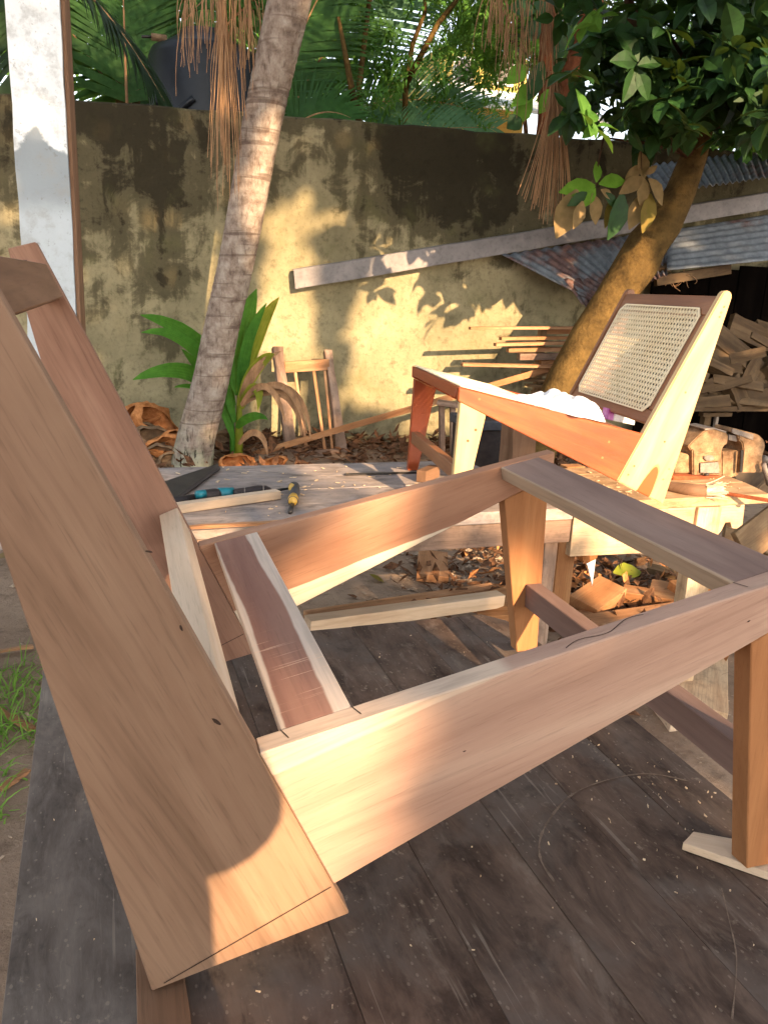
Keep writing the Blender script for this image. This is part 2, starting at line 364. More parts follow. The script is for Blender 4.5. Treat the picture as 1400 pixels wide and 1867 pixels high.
M['white'] = whitewash()
M['ground'] = ground_mat()
M['bark'] = palm_bark()
M['tree_bark'] = simple('ochre_tree_bark', (60, 47, 28), (112, 88, 50), 7, .9, .05, bumpd=.012, bs=.9)
M['dark_bark'] = simple('dark_branch_bark', (58, 42, 32), (92, 68, 50), 12, .9, .1, bumpd=.01)
M['red_bark'] = simple('red_brown_bark', (92, 52, 34), (136, 80, 52), 12, .9, .1, bumpd=.01)
M['leaf'] = leafmat('broad_leaf', (18, 38, 18), (46, 80, 36), .15, .4, .45)
M['leaf_lime'] = leafmat('young_leaf', (84, 132, 36), (122, 168, 58), .35)
M['leaf_dry'] = leafmat('withered_leaf', (112, 94, 64), (152, 126, 88), .2, .8, .1)
M['leaf_yellow'] = leafmat('yellowing_leaf', (112, 102, 40), (142, 114, 62), .3)
M['neem'] = leafmat('small_leaf_foliage', (42, 84, 30), (96, 140, 58), .35)
M['palm'] = leafmat('palm_leaflet', (26, 60, 24), (60, 100, 44), .25, .4, .4)
M['palm_pale'] = leafmat('pale_palm_leaflet', (54, 94, 64), (96, 136, 98), .25, .4, .4)
M['palm_dark'] = leafmat('dark_palm_leaflet', (16, 32, 16), (34, 54, 26), .12, .4, .4)
M['plant'] = leafmat('coconut_seedling_leaf', (46, 100, 28), (86, 142, 46), .35, .38, .4)
M['plant_y'] = leafmat('seedling_leaf_yellow', (112, 132, 30), (160, 156, 56), .4, .4, .4)
M['straw'] = simple('dry_palm_straw', (132, 100, 74), (176, 136, 98), 20, .85, .1, stretch=(1, 1, .2), bumpd=.001)
M['husk'] = simple('coconut_husk', (150, 92, 52), (204, 140, 88), 25, .95, .05, bumpd=.006)
M['husk_grey'] = simple('weathered_coconut_husk', (104, 82, 64), (146, 120, 92), 20, .95, .05, bumpd=.004)
M['litter'] = simple('leaf_litter', (70, 50, 38), (128, 90, 64), 30, .95, .05)
M['pebble'] = simple('pebbles_and_chips', (120, 100, 82), (186, 164, 140), 40, .9, .1)
M['chips'] = simple('wood_shavings', (200, 164, 124), (232, 206, 172), 40, .8, .1)
M['grass'] = leafmat('grass_blade', (84, 128, 44), (132, 172, 76), .35)
M['steel'] = simple('dull_tool_steel', (52, 48, 46), (78, 72, 68), 20, .45, .5, .7, bumpd=.0006)
M['blacktape'] = simple('black_brown_grip', (34, 26, 24), (58, 46, 42), 30, .55, .4, bumpd=.0006)
M['teal'] = simple('teal_plastic', (14, 104, 116), (24, 122, 132), 9, .4, .5, bumpd=.0003)
M['yellow'] = simple('yellow_plastic', (196, 150, 54), (214, 172, 78), 9, .45, .5, bumpd=.0003)
M['greyrub'] = simple('grey_rubber', (52, 52, 56), (70, 70, 74), 30, .6, .4, bumpd=.0003)
M['tank'] = simple('black_tank_plastic', (12, 14, 18), (22, 25, 32), 4, .45, .35, bumpd=.002, bs=.2)
M['cloth'] = simple('white_cotton', (206, 206, 210), (220, 220, 222), 12, .9, .1, bumpd=.001)
M['blue_cloth'] = simple('blue_striped_cotton', (110, 124, 184), (232, 234, 244), 46, .9, .1, bumpd=.001, stretch=(1, .2, 1))
M['pink'] = simple('magenta_print', (170, 40, 140), (228, 170, 216), 30, .5, .3)
M['paper'] = simple('white_card', (226, 222, 216), (240, 238, 234), 30, .8, .1)
M['cane'] = leafmat('woven_cane', (240, 218, 176), (250, 236, 204), .12, .6, .3)
M['rust'] = simple('dusty_rusted_iron', (112, 84, 60), (176, 142, 106), 30, .85, .2, .1, bumpd=.004)
M['iron'] = simple('worn_grey_iron', (104, 96, 92), (156, 140, 124), 18, .6, .4, .3, bumpd=.003)
M['rust_red'] = simple('red_rust', (124, 62, 38), (168, 96, 60), 16, .85, .2, .1, bumpd=.004)
M['roof'] = roofmat('grey_corrugated_sheet', .42)
M['roof_rusty'] = roofmat('rusty_corrugated_sheet', .56)
M['gutter'] = simple('painted_grey_channel', (112, 106, 104), (140, 132, 128), 5, .6, .3, .0, bumpd=.001)
M['bristle'] = simple('pale_frayed_bristle', (196, 170, 136), (236, 220, 192), 60, .9, .1, stretch=(.2, 1, 1))
M['yellow_wall'] = house_paint('yellow_house_paint', (190, 166, 92))
M['white_wall'] = house_paint('white_house_paint', (232, 232, 228))
M['pencil'] = simple('pencil_graphite', (58, 44, 36), (72, 56, 46), 40, .8, .1)
M['scratch'] = simple('pale_scored_line', (96, 80, 68), (136, 116, 98), 70, .9, .1)
M['moss'] = simple('mossy_stone', (84, 84, 30), (128, 104, 40), 20, .95, .05)

# ------------------------------------------------------------------ the setting: ground, boundary wall, pillar
def ground():
    n = 150; xs = np.concatenate([[-400, -60, -15], np.linspace(-5, 9, n), [20, 60, 400]]); ys = np.concatenate([[-400, -60, -20], np.linspace(-4, 9, n), [25, 80, 900]])
    V = []; F = []
    for j, y in enumerate(ys):
        for i, x in enumerate(xs):
            z = G
            if -5 <= x <= 9 and -4 <= y <= 9:
                z += .012 * math.sin(x * 3.1 + y * 1.7) + .010 * math.sin(x * 7.7 - y * 5.3 + 1) + .006 * math.sin(x * 17 + y * 13)
                if y > 4.6: z += .05 * min(1, (y - 4.6) / .6)
            V.append((x, y, z))
    w = len(xs)
    F = [(j * w + i, j * w + i + 1, (j + 1) * w + i + 1, (j + 1) * w + i) for j in range(len(ys) - 1) for i in range(w - 1)]
    o = mesh_obj('ground', V, F, M['ground']); tag(o, 'bare dusty soil of the workshop yard', 'ground', kind='structure')
ground()

WP = Vector((0.278, 5.924, 0)); WD = Vector((math.cos(-.207), math.sin(-.207), 0)); WNRM = Vector((WD.y, -WD.x, 0))   # towards camera
def on_wall(px, py, off=0.0):
    r = ray(px, py); k = (WP + WNRM * off - CAM).dot(WNRM) / r.dot(WNRM); return CAM + r * k
def wl_loc(px, py):
    p = on_wall(px, py); return (p - WP).dot(WD), p.z
def blob(px, py, rx, rz, k):
    a, b = wl_loc(px, py); return (a, b, rx, rz, k)
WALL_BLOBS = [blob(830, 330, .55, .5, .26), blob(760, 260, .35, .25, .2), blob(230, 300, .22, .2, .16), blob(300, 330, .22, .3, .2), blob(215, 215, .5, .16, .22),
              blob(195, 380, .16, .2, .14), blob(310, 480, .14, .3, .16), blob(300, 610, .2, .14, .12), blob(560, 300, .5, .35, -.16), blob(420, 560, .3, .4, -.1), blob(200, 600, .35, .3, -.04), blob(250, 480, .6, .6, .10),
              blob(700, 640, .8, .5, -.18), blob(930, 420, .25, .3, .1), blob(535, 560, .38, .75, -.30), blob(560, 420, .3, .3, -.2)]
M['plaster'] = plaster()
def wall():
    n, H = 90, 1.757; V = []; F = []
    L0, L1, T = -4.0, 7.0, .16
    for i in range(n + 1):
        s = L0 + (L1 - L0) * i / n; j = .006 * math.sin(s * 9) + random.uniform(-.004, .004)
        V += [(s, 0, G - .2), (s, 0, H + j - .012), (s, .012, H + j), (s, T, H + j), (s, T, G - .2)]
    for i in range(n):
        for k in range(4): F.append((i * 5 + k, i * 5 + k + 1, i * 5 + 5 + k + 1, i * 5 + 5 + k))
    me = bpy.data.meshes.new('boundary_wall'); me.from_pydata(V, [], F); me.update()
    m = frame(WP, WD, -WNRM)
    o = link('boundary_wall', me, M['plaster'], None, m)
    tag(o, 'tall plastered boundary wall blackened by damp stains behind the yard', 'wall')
wall()

# concrete pillar at left
def pillar():
    bm = bmesh.new(); w, d = .150, .155; n = 40
    rings = []
    for i in range(n + 1):
        z = G + i * (3.6 / n); j = lambda: random.uniform(-.0025, .0025)
        rings.append([bm.verts.new((sx * w / 2 + j(), sy * d / 2 + j(), z)) for sx, sy in ((-1, -1), (1, -1), (1, 1), (-1, 1))])
    for a, b in zip(rings[:-1], rings[1:]):
        for k in range(4): bm.faces.new((a[k], a[(k + 1) % 4], b[(k + 1) % 4], b[k]))
    bm.faces.new(rings[-1]); bm.faces.new(rings[0])
    root = thing('concrete_pillar', 'whitewashed square concrete pillar with a bare cement patch at left', 'pillar', (-.043, 2.378, 0), Matrix.Rotation(-.10, 3, 'Z'))
    from_bm('shaft', bm, M['white'], root)
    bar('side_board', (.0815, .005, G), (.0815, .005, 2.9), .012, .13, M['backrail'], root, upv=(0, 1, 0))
pillar()

# ------------------------------------------------------------------ chair profile, shared by both chairs (metres; X forward, Z up)
T_ = .024; W_ = .56
A = Vector((.0955, 0, .012)); B = Vector((.2631, 0, .0524)); TP = Vector((-.0037, 0, .6163)); S = Vector((-.0350, 0, .6068))
rt = lambda y: .17974 + .23273 * y
rb = lambda y: -.03112 + .4716 * y
def cutp(P, Q, fn):
    D = Q - P; k = (fn(P.x) - P.z) / (D.z - (fn(1) - fn(0)) * D.x); return P + D * k
Bc, Ac, Jt = cutp(B, TP, rb), cutp(A, S, rb), cutp(B, TP, rt)
def legx(z, f):  # rear / front line of the front leg
    return (.6962 + (z - .012) / .288 * (.6437 - .6962)) if not f else (.7336 + (z - .012) / .288 * (.7221 - .7336))
def legtop(f):
    z = .29
    for _ in range(20): z = rb(legx(z, f))
    return z
plank_dir = (TP - B).normalized(); rail_dir = Vector((1, 0, .35)).normalized()
YF = .728
def side_pts(cut, gap=.0004):
    if cut:   # plank cut along the rail line, rounded head
        c = (TP + S) / 2; r = (TP - S).length / 2; u = (TP - S).normalized(); n = Vector((-u.z, 0, u.x)); 
        if n.z < 0: n = -n
        head = [c - n * r * .6 + u * r * math.cos(a) + n * r * math.sin(a) for a in [math.pi * k / 8 for k in range(9)]]
        return [Bc] + head + [Ac]
    return [A, B, TP, S]
def rail_pts():
    g = plank_dir.cross(Vector((0, 1, 0))); g = Vector((abs(g.x), 0, abs(g.z))) * .0005
    return [Jt + g, Bc + g, Vector((YF, 0, rb(YF))), Vector((YF, 0, rt(YF)))]
def leg_pts(zb=.012):
    zr, zf = legtop(0), legtop(1); e = Vector((0, 0, .0004))
    return [Vector((legx(zb, 0), 0, zb)), Vector((legx(zb, 1), 0, zb)), Vector((legx(zf, 1), 0, zf)) - e, Vector((legx(zr, 0), 0, zr)) - e]
Y1 = Vector((0, 1, 0))
def strip_on(name, pts, wid, nrm, mat, parent, root=None):
    """thin drawn line: flat ribbon hugging a face"""
    V = []; F = []
    for i, p in enumerate(pts):
        t = (pts[min(i + 1, len(pts) - 1)] - pts[max(0, i - 1)]).normalized(); s = t.cross(nrm).normalized() * wid / 2
        V += [p - s, p + s]
    F = [(2 * i, 2 * i + 1, 2 * i + 3, 2 * i + 2) for i in range(len(pts) - 1)]
    o = mesh_obj(name, V, F, mat, parent, False)
    if root is not None:
        o.matrix_local = MW[parent].inverted() @ MW[root]
    return o

# ---- foreground chair frame
ch = thing('chair_frame', 'large unfinished raw teak chair frame standing on the dark foreground bench', 'chair', (0, 0, 0), Matrix.Rotation(-.03195, 3, 'Z'))
def upv_of(d): return Y1.cross(d)
o = prism('back_leg', side_pts(False), Y1 * T_, -plank_dir, Vector((1, 0, .4)), M['teak'], ch); o['label'] = 'wide smooth near back leg board'
strip_on('pencil_line', [Bc + Vector((-.002, -.0005, -.001)), (Bc + Ac) / 2 + Vector((0, -.0005, 0)), Ac + Vector((.010, -.0005, .005))], .0011, Y1, M['pencil'], o, ch)
ofs = Y1 * (W_ - T_)
o = prism('back_leg', [p + ofs for p in side_pts(False)], Y1 * T_, -plank_dir, Vector((1, 0, .4)), M['teak_far'], ch); o['label'] = 'far back leg board with pale sapwood edge'
strip_on('pencil_line', [p + ofs for p in (Bc + Vector((-.002, -.0005, -.001)), (Bc + Ac) / 2 + Vector((0, -.0005, 0)), Ac + Vector((.005, -.0005, .003)))], .001, Y1, M['pencil'], o, ch)
arc = [S + ofs + Vector((.004 + .026 * k / 10, -.0005, -.035 + .018 * math.sin(math.pi * k / 10) + .009 * k / 10)) for k in range(11)]
strip_on('pencil_line', arc, .0008, Y1, M['pencil'], o, ch)
nr = prism('side_rail', rail_pts(), Y1 * T_, rail_dir, Vector((-.35, 0, 1)), M['rail_near'], ch); nr['label'] = 'near tapered side rail with pale top edge'
wv = []
for k in range(25):
    u = k / 24; y = .452 + .085 * u; wv.append(Vector((y, .006 + .013 * u + .004 * math.sin(u * 9.5), rt(y) + .0005)))
strip_on('pencil_squiggle', wv, .0009, Vector((-.23, 0, 1)).normalized(), M['pencil'], nr, ch)
for y in (.2038, .2640, .6360):
    strip_on('pencil_tick', [Vector((y, .0235, rt(y) + .0005)), Vector((y + .004, .008, rt(y) + .0015))], .0012, Vector((0, 0, 1)), M['pencil'], nr, ch)
fr_ = prism('side_rail', [p + ofs for p in rail_pts()], Y1 * T_, rail_dir, Vector((-.35, 0, 1)), M['rail_far'], ch); fr_['label'] = 'far orange brown side rail with pale lower edge'
prism('front_leg', leg_pts(), Y1 * T_, (0, 0, 1), (1, 0, 0), M['leg'], ch)
prism('front_leg', [p + ofs for p in leg_pts()], Y1 * T_, (0, 0, 1), (1, 0, 0), M['leg'], ch)
rdir = Vector((1, 0, .23273)).normalized(); rn = Vector((-rdir.z, 0, rdir.x)); LX = Y1 * (W_ - 2 * T_ - .0008); st = Y1 * (T_ + .0004)
def cross(name, p, q, th, mat, drop=.0006, n=rn):
    p, q = Vector(p) - n * drop + st, Vector(q) - n * drop + st
    return prism(name, [p, q, q - n * th, p - n * th], LX, Y1, q - p, mat, ch)
cross('front_rail', (.6360, 0, rt(.636)), (.700, 0, rt(.700)), .0205, M['mauve'])
cross('rear_seat_rail', (.2038, 0, rt(.2038)), (.2640, 0, rt(.264)), .020, M['rear_rail'])
e1, e2, e3 = Vector((.1304, 0, .2701)), Vector((.1546, 0, .2801)), Vector((.1718, 0, .2431))
o = prism('lower_back_rail', [p + st for p in (e1, e2, e3, e3 + e1 - e2)], LX, Y1, e2 - e1, M['pale'], ch)
t1, t2 = Vector((.0066, 0, .5918)), Vector((.0244, 0, .5534)); bk = Vector((-(t1 - t2).z, 0, (t1 - t2).x)).normalized() * .022
if bk.x > 0: bk = -bk
prism('top_back_rail', [p + st for p in (t1, t2, t2 + bk, t1 + bk)], LX, Y1, t1 - t2, M['backrail'], ch)
prism('stretcher', [p + st for p in (Vector((.6994, 0, .132)), Vector((.7262, 0, .132)), Vector((.7282, 0, .0927)), Vector((.7015, 0, .0927)))], LX, Y1, Vector((0, 0, 1)), M['mauve'], ch)

def pocket(part, x, z, r, ang):
    V = [Vector((x, -.0004, z)) + Vector((math.cos(a), 0, math.sin(a))) * 0 for a in (0,)]; V = []
    for k in range(10):
        a = 2 * math.pi * k / 10; u, w = r * 2.2 * math.cos(a) * random.uniform(.8, 1.1), r * .8 * math.sin(a) * random.uniform(.7, 1.1)
        V.append(Vector((x + u * math.cos(ang) - w * math.sin(ang), -.0004, z + u * math.sin(ang) + w * math.cos(ang))))
    o_ = mesh_obj('bark_pocket', V, [tuple(range(10))], M['pencil'], part, False); o_.matrix_local = MW[part].inverted() @ MW[ch]
bl0 = [c for c in ch.children if c.name.startswith('back_leg')][0]
for x, z, r, a in ((.150, .255, .0022, 2.4), (.125, .335, .0012, 1.9), (.104, .395, .0012, 2.9)): pocket(bl0, x, z, r, a)
pocket(nr, .640, .298, .0010, .4); pocket(nr, .36, .20, .0008, .3)

# ---- foreground workbench
wb = thing('workbench', 'dark stained foreground workbench of narrow planks carrying the chair frame', 'workbench', (.38, .05, G))
def wbl(v): return Vector(v) - Vector((.38, .05, G))
seams = [-.0205, .1215, .2595, .3735, .4840, .5925, .6900, .7850]
for i, (a, b) in enumerate(zip(seams[:-1], seams[1:])):
    g = .00025; z1 = -.0006 * (i % 2) - .0002
    pts = [(a + g, -.75, z1), (b - g, -.75, z1), (b - g, .703, z1), (a + g, .703, z1)]
    if i == 6: pts = [(a + g, -.75, z1), (b - g, -.75, z1), (b - g, .60, z1), (b - .012, .665, z1), (b - .045, .703, z1), (a + g, .703, z1)]
    prism('plank', [wbl(p) for p in pts], (0, 0, -.030), Vector((0, 1, 0)), Vector((1, 0, 0)), M['bench_grey'] if i == 0 else M['bench'], wb, bevel=.0006)
for x, y in ((.05, .60), (.70, .56), (.05, -.65), (.70, -.65)):
    bar('leg', wbl((x, y, G)), wbl((x, y, -.032)), .07, .06, M['dusty_wood'], wb, upv=(0, 1, 0))
bar('apron', wbl((.06, .60, -.085)), wbl((.70, .60, -.085)), .025, .10, M['dusty_wood'], wb)
# scored compass arc and scratches worn into the planks
def scored(pts, w): 
    P = [wbl((x, y, .0006)) for x, y in pts]; out = []
    for k in range(len(P) - 1):
        p0 = P[max(k - 1, 0)]; p1 = P[k]; p2 = P[k + 1]; p3 = P[min(k + 2, len(P) - 1)]
        for i in range(6):
            t = i / 6; out.append(.5 * ((2 * p1) + (p2 - p0) * t + (2 * p0 - 5 * p1 + 4 * p2 - p3) * t * t + (3 * p1 - p0 - 3 * p2 + p3) * t ** 3))
    V = []; out.append(P[-1])
    for i, p in enumerate(out):
        t = (out[min(i + 1, len(out) - 1)] - out[max(i - 1, 0)]).normalized(); s = Vector((-t.y, t.x, 0)) * w * random.uniform(.3, 1.2); V += [p - s, p + s]
    mesh_obj('scored_line', V, [(2 * i, 2 * i + 1, 2 * i + 3, 2 * i + 2) for i in range(len(out) - 1)], M['scratch'], wb, False)
scored([(.497, .030), (.502, .068), (.530, .108), (.590, .153), (.652, .171), (.716, .170), (.758, .142)], .0016)
scored([(.661, -.027), (.640, -.06), (.608, -.107), (.557, -.158)], .0008)

# chips and sawdust on the bench top (too many and too small to count)
def chips(name, spots, mat, label, cat, size=(.004, .014), z0=.001):
    s = Soup()
    for x, y, z in spots:
        L = size[0] + (size[1] - size[0]) * random.random() ** 2.2; w = L * random.uniform(.10, .4); a = random.uniform(0, math.pi); h = random.uniform(.0006, .0022)
        ca, sa = math.cos(a), math.sin(a); V = []
        for dz in (0, h):
            for u, v in ((-1, -1), (1, -.7), (.8, 1), (-.9, .8)):
                V.append(Vector((x + (u * L * ca - v * w * sa) / 2, y + (u * L * sa + v * w * ca) / 2, z + dz + random.uniform(0, h))))
        s.add(V, [(3, 2, 1, 0), (4, 5, 6, 7), (0, 1, 5, 4), (1, 2, 6, 5), (2, 3, 7, 6), (3, 0, 4, 7)])
    return tag(s.build(name, mat), label, cat, kind='stuff')
sp = []
for _ in range(150):
    x, y = random.uniform(0, .77), random.uniform(-.25, .69)
    if random.random() < .45: x = random.gauss(.68, .07); y = random.gauss(.12, .12)
    if 0 < x < .775 and y < .69: sp.append((x, y, .0008))
chips('sawdust_chips', sp, M['chips'], 'tiny pale wood chips scattered over the dark bench', 'wood chips', (.0008, .0048))

# scraps under the chair
o = prism('spacer_board', [(.085, .050, .0006), (.078, -.16, .0006), (.118, -.165, .0006), (.1235, -.03, .0006), (.1225, .02, .0006)], (0, 0, .0095), (0, 1, 0), (1, 0, 0), M['backrail'], bevel=.0008)
tag(o, 'thin brown spacer board under the corner of the chair frame', 'board')
o = prism('wooden_shim', [(.660, .034, .001), (.685, .047, .001), (.742, .010, .001), (.78, -.04, .001), (.76, -.06, .001), (.717, -.032, .001)], (0, 0, .0095), (1, -.7, 0), (.7, 1, 0), M['pale'], bevel=.0008)
tag(o, 'thin pale wooden shim under the front leg of the chair frame', 'shim')

# ------------------------------------------------------------------ rear bench
rbn = thing('rear_workbench', 'long weathered grey rear workbench carrying tools and the cane chair', 'workbench', (1.0, 1.7, G))
def rbl(v): return Vector(v) - Vector((1.0, 1.7, G))
ys = [1.368, 1.535, 1.70, 1.87, 2.045]
for i, (a, b) in enumerate(zip(ys[:-1], ys[1:])):
    x1 = [1.36, 1.34, 1.35, 1.33][i]; zz = -.0008 * (i % 2)
    prism('plank', [rbl((-.75, a + .0012, zz)), rbl((x1, a + .0012, zz)), rbl((x1, b - .0012, zz)), rbl((-.75, b - .0012, zz))], (0, 0, -.035), (1, 0, 0), (0, 1, 0), M['table'], rbn, bevel=.002)
for i, (a, b) in enumerate(((1.362, 1.52), (1.523, 1.70), (1.703, 1.80))):
    pr = [(2.07, 2.115), (2.113, 2.14), (2.14, 2.10)][i]
    prism('plank', [rbl((1.372, a, .016)), rbl((pr[0], a, .016)), rbl((pr[1], b, .016)), rbl((1.372, b, .016))], (0, 0, -.030), (1, 0, 0), (0, 1, 0), M['dusty_top'], rbn, bevel=.002)
prism('apron', [rbl((.15, 1.374, -.037)), rbl((1.36, 1.374, -.037)), rbl((1.36, 1.374, -.105)), rbl((.15, 1.374, -.100))], (0, .026, 0), (1, 0, 0), (0, 0, 1), M['old_wood'], rbn)
prism('apron', [rbl((1.366, 1.372, -.016)), rbl((1.80, 1.372, -.016)), rbl((1.80, 1.372, -.16)), rbl((1.366, 1.372, -.15))], (0, .026, 0), (1, 0, 0), (0, 0, 1), M['apron'], rbn)
prism('apron', [rbl((1.885, 1.376, -.016)), rbl((1.99, 1.376, -.016)), rbl((1.995, 1.376, -.085)), rbl((1.975, 1.376, -.098)), rbl((1.955, 1.376, -.095)), rbl((1.945, 1.376, -.075)), rbl((1.925, 1.376, -.075)), rbl((1.915, 1.376, -.10)), rbl((1.885, 1.376, -.14))], (0, .026, 0), (1, 0, 0), (0, 0, 1), M['apron'], rbn)
for x, y, mt, w in ((1.842, 1.384, 'apron', .085), (1.315, 1.42, 'old_wood', .042), (1.74, 1.98, 'rough_wood2', .075), (.3, 1.42, 'old_wood', .06), (-.6, 1.42, 'old_wood', .06), (-.6, 1.98, 'old_wood', .06)):
    bar('leg', rbl((x, y, G)), rbl((x, y, -.017 if x > 1.4 else -.036)), w, .05, M[mt], rbn, upv=(0, 1, 0), w1=w * 1.05)

# ------------------------------------------------------------------ finished cane chair
HS = .979; W2 = .56 * 1.02
c2 = thing('cane_chair', 'finished low wooden chair with woven cane back standing on the rear bench', 'chair', (1.674, 1.247, .017),
           Matrix.Rotation(math.pi - .154, 3, 'Z') @ Matrix.Rotation(.018, 3, 'Y'))
def hs(pts): return [p * HS for p in pts]
def cream_plank():
    pl = hs(side_pts(True)); cc = sum(pl, Vector()) / len(pl); mi = frame(cc, -plank_dir, Vector((1, 0, .4))).inverted(); foot = mi @ ((Bc * .45 + Ac * .55) * HS)
    s = NT('cream_sapwood_with_heart'); v = s.coord(); raw = s.coord(False); x, y, z = s.xyz(raw)
    med = s.noise(s.scale(v, (3, 70, 70)), 1.5, 4, .6); big = s.noise(s.scale(v, (1.5, 14, 14)), 1.6, 5, .55, 1.0)
    c = s.ramp(big, [(.3, lin((186, 150, 102))), (.55, lin((202, 170, 122))), (.75, lin((212, 184, 138)))])
    c = s.mix(s.math('MULTIPLY', s.mask(med, .55, .75), .25), c, lin((196, 150, 96)))
    # tongue of darker heartwood rising from the foot of the board
    w = s.noise(s.scale(v, (9, 9, 9)), 1.0, 3); yy = s.math('ADD', s.math('SUBTRACT', y, foot.y), s.math('MULTIPLY', s.math('SUBTRACT', w, .5), .02))
    e = s.math('ADD', s.math('POWER', s.math('DIVIDE', yy, .021), 2.0), s.math('POWER', s.math('DIVIDE', s.math('SUBTRACT', x, foot.x), .085), 2.0))
    hm = s.mask(e, 1.05, .98); c = s.mix(hm, c, lin((140, 80, 34)))
    c = s.mix(s.math('MULTIPLY', s.math('MULTIPLY', s.mask(e, 1.35, 1.05), s.math('SUBTRACT', 1.0, hm)), .6), c, lin((150, 90, 40)))
    s.bump(med, .2, .0008); return s.done(c, .45, .35)
M['cream_plank'] = cream_plank()
for k, (y0, mt) in enumerate(((-T_, 'cream_plank'), (-W2, 'brown_wood'))):
    of = Y1 * y0
    bl = prism('back_leg', [p + of for p in hs(side_pts(True))], Y1 * T_, -plank_dir, Vector((1, 0, .4)), M[mt], c2, bevel=.003, segs=2)
    bl['label'] = ('pale cream near back leg with rounded head', 'brown far back leg with rounded head')[k]
    sr = prism('side_rail', [p + of for p in hs(rail_pts())], Y1 * T_, rail_dir, Vector((-.35, 0, 1)), M['orange_wood'], c2, bevel=.002)
    fl = prism('front_leg', [p + of for p in hs(leg_pts(-.0035))], Y1 * T_, (0, 0, 1), (1, 0, 0), M['cream_wood' if k == 0 else 'orange_wood'], c2, bevel=.002)
    if k == 0:   # wooden plugs over the screws
        def plug(part, x, z, mat='leg', r=.0042):
            V = []; c = Vector((x, 0, z)) * HS
            for yy in (-.002, .0009):
                V += [c + Vector((r * math.cos(a), yy, r * math.sin(a))) for a in [2 * math.pi * i / 10 for i in range(10)]]
            F = [tuple(range(9, -1, -1)), tuple(range(10, 20))] + [(i, (i + 1) % 10, 10 + (i + 1) % 10, 10 + i) for i in range(10)]
            q = mesh_obj('plug', V, F, M[mat], part, False); q.matrix_local = MW[part].inverted() @ MW[c2]
        for x, z in ((.215, .105), (.20, .13), (.105, .09), (.07, .34), (-.012, .575), (-.006, .560), (-.003, .548), (.115, .20), (.09, .12)): plug(bl, x, z, 'rough_wood', .0032)
        for x, z in ((.30, .155), (.285, .20), (.67, .318)): plug(sr, x, z, 'leg', .0034)
        for x, z in ((.675, .235), (.695, .205), (.705, .03), (.70, .11)): plug(fl, x, z, 'dusty_wood', .004)
st2 = Y1 * (-T_ - .0004); LX2 = -Y1 * (W2 - 2 * T_ - .0008)
def cross2(name, pts, mat, n=None):
    pts = hs([Vector(p) for p in pts]); return prism(name, [p + st2 for p in pts], LX2, Y1, pts[1] - pts[0], mat, c2, bevel=.002)
pf, qf = Vector((.662, 0, rt(.662))), Vector((YF - .002, 0, rt(YF - .002)))
cross2('front_rail', [pf - rn * .001, qf - rn * .001, qf - rn * .03, pf - rn * .024], M['orange_wood'])
cross2('stretcher', [(.70, 0, .132), (.726, 0, .132), (.728, 0, .0927), (.7015, 0, .0927)], M['brown_wood'])
pr_, qr_ = Vector((.2038, 0, rt(.2038))), Vector((.264, 0, rt(.264)))
cross2('rear_seat_rail', [pr_ - rn * .002, qr_ - rn * .002, qr_ - rn * .022, pr_ - rn * .022], M['brown_wood'])
# caned back: frame set between the back legs
dn_ = (B - TP).normalized(); nb = Vector((-dn_.z, 0, dn_.x)); nb = nb if nb.x > 0 else -nb
def bp_(s_, off): return TP + dn_ * s_ + nb * off
cross2('top_back_rail', [bp_(.012, -.004), bp_(.070, -.004), bp_(.070, -.026), bp_(.012, -.026)], M['brown_wood'])
cross2('lower_back_rail', [bp_(.365, -.004), bp_(.405, -.004), bp_(.405, -.026), bp_(.365, -.026)], M['brown_wood'])
for y0 in (-T_ - .030, -W2 + T_ + .001):
    prism('back_stile', [p + Y1 * y0 for p in hs([bp_(.071, -.005), bp_(.364, -.005), bp_(.364, -.025), bp_(.071, -.025)])], Y1 * .029, dn_, Y1, M['brown_wood'], c2)
def clip(p, d, poly):
    t0, t1 = -1e9, 1e9; n = len(poly)
    for i in range(n):
        a, b = poly[i], poly[(i + 1) % n]; nx, ny = -(b[1] - a[1]), (b[0] - a[0])
        den = nx * d[0] + ny * d[1]; num = nx * (a[0] - p[0]) + ny * (a[1] - p[1])
        if abs(den) < 1e-12:
            if num > 0: return None
            continue
        t = num / den
        if den > 0: t0 = max(t0, t)
        else: t1 = min(t1, t)
    return (t0, t1) if t1 > t0 else None
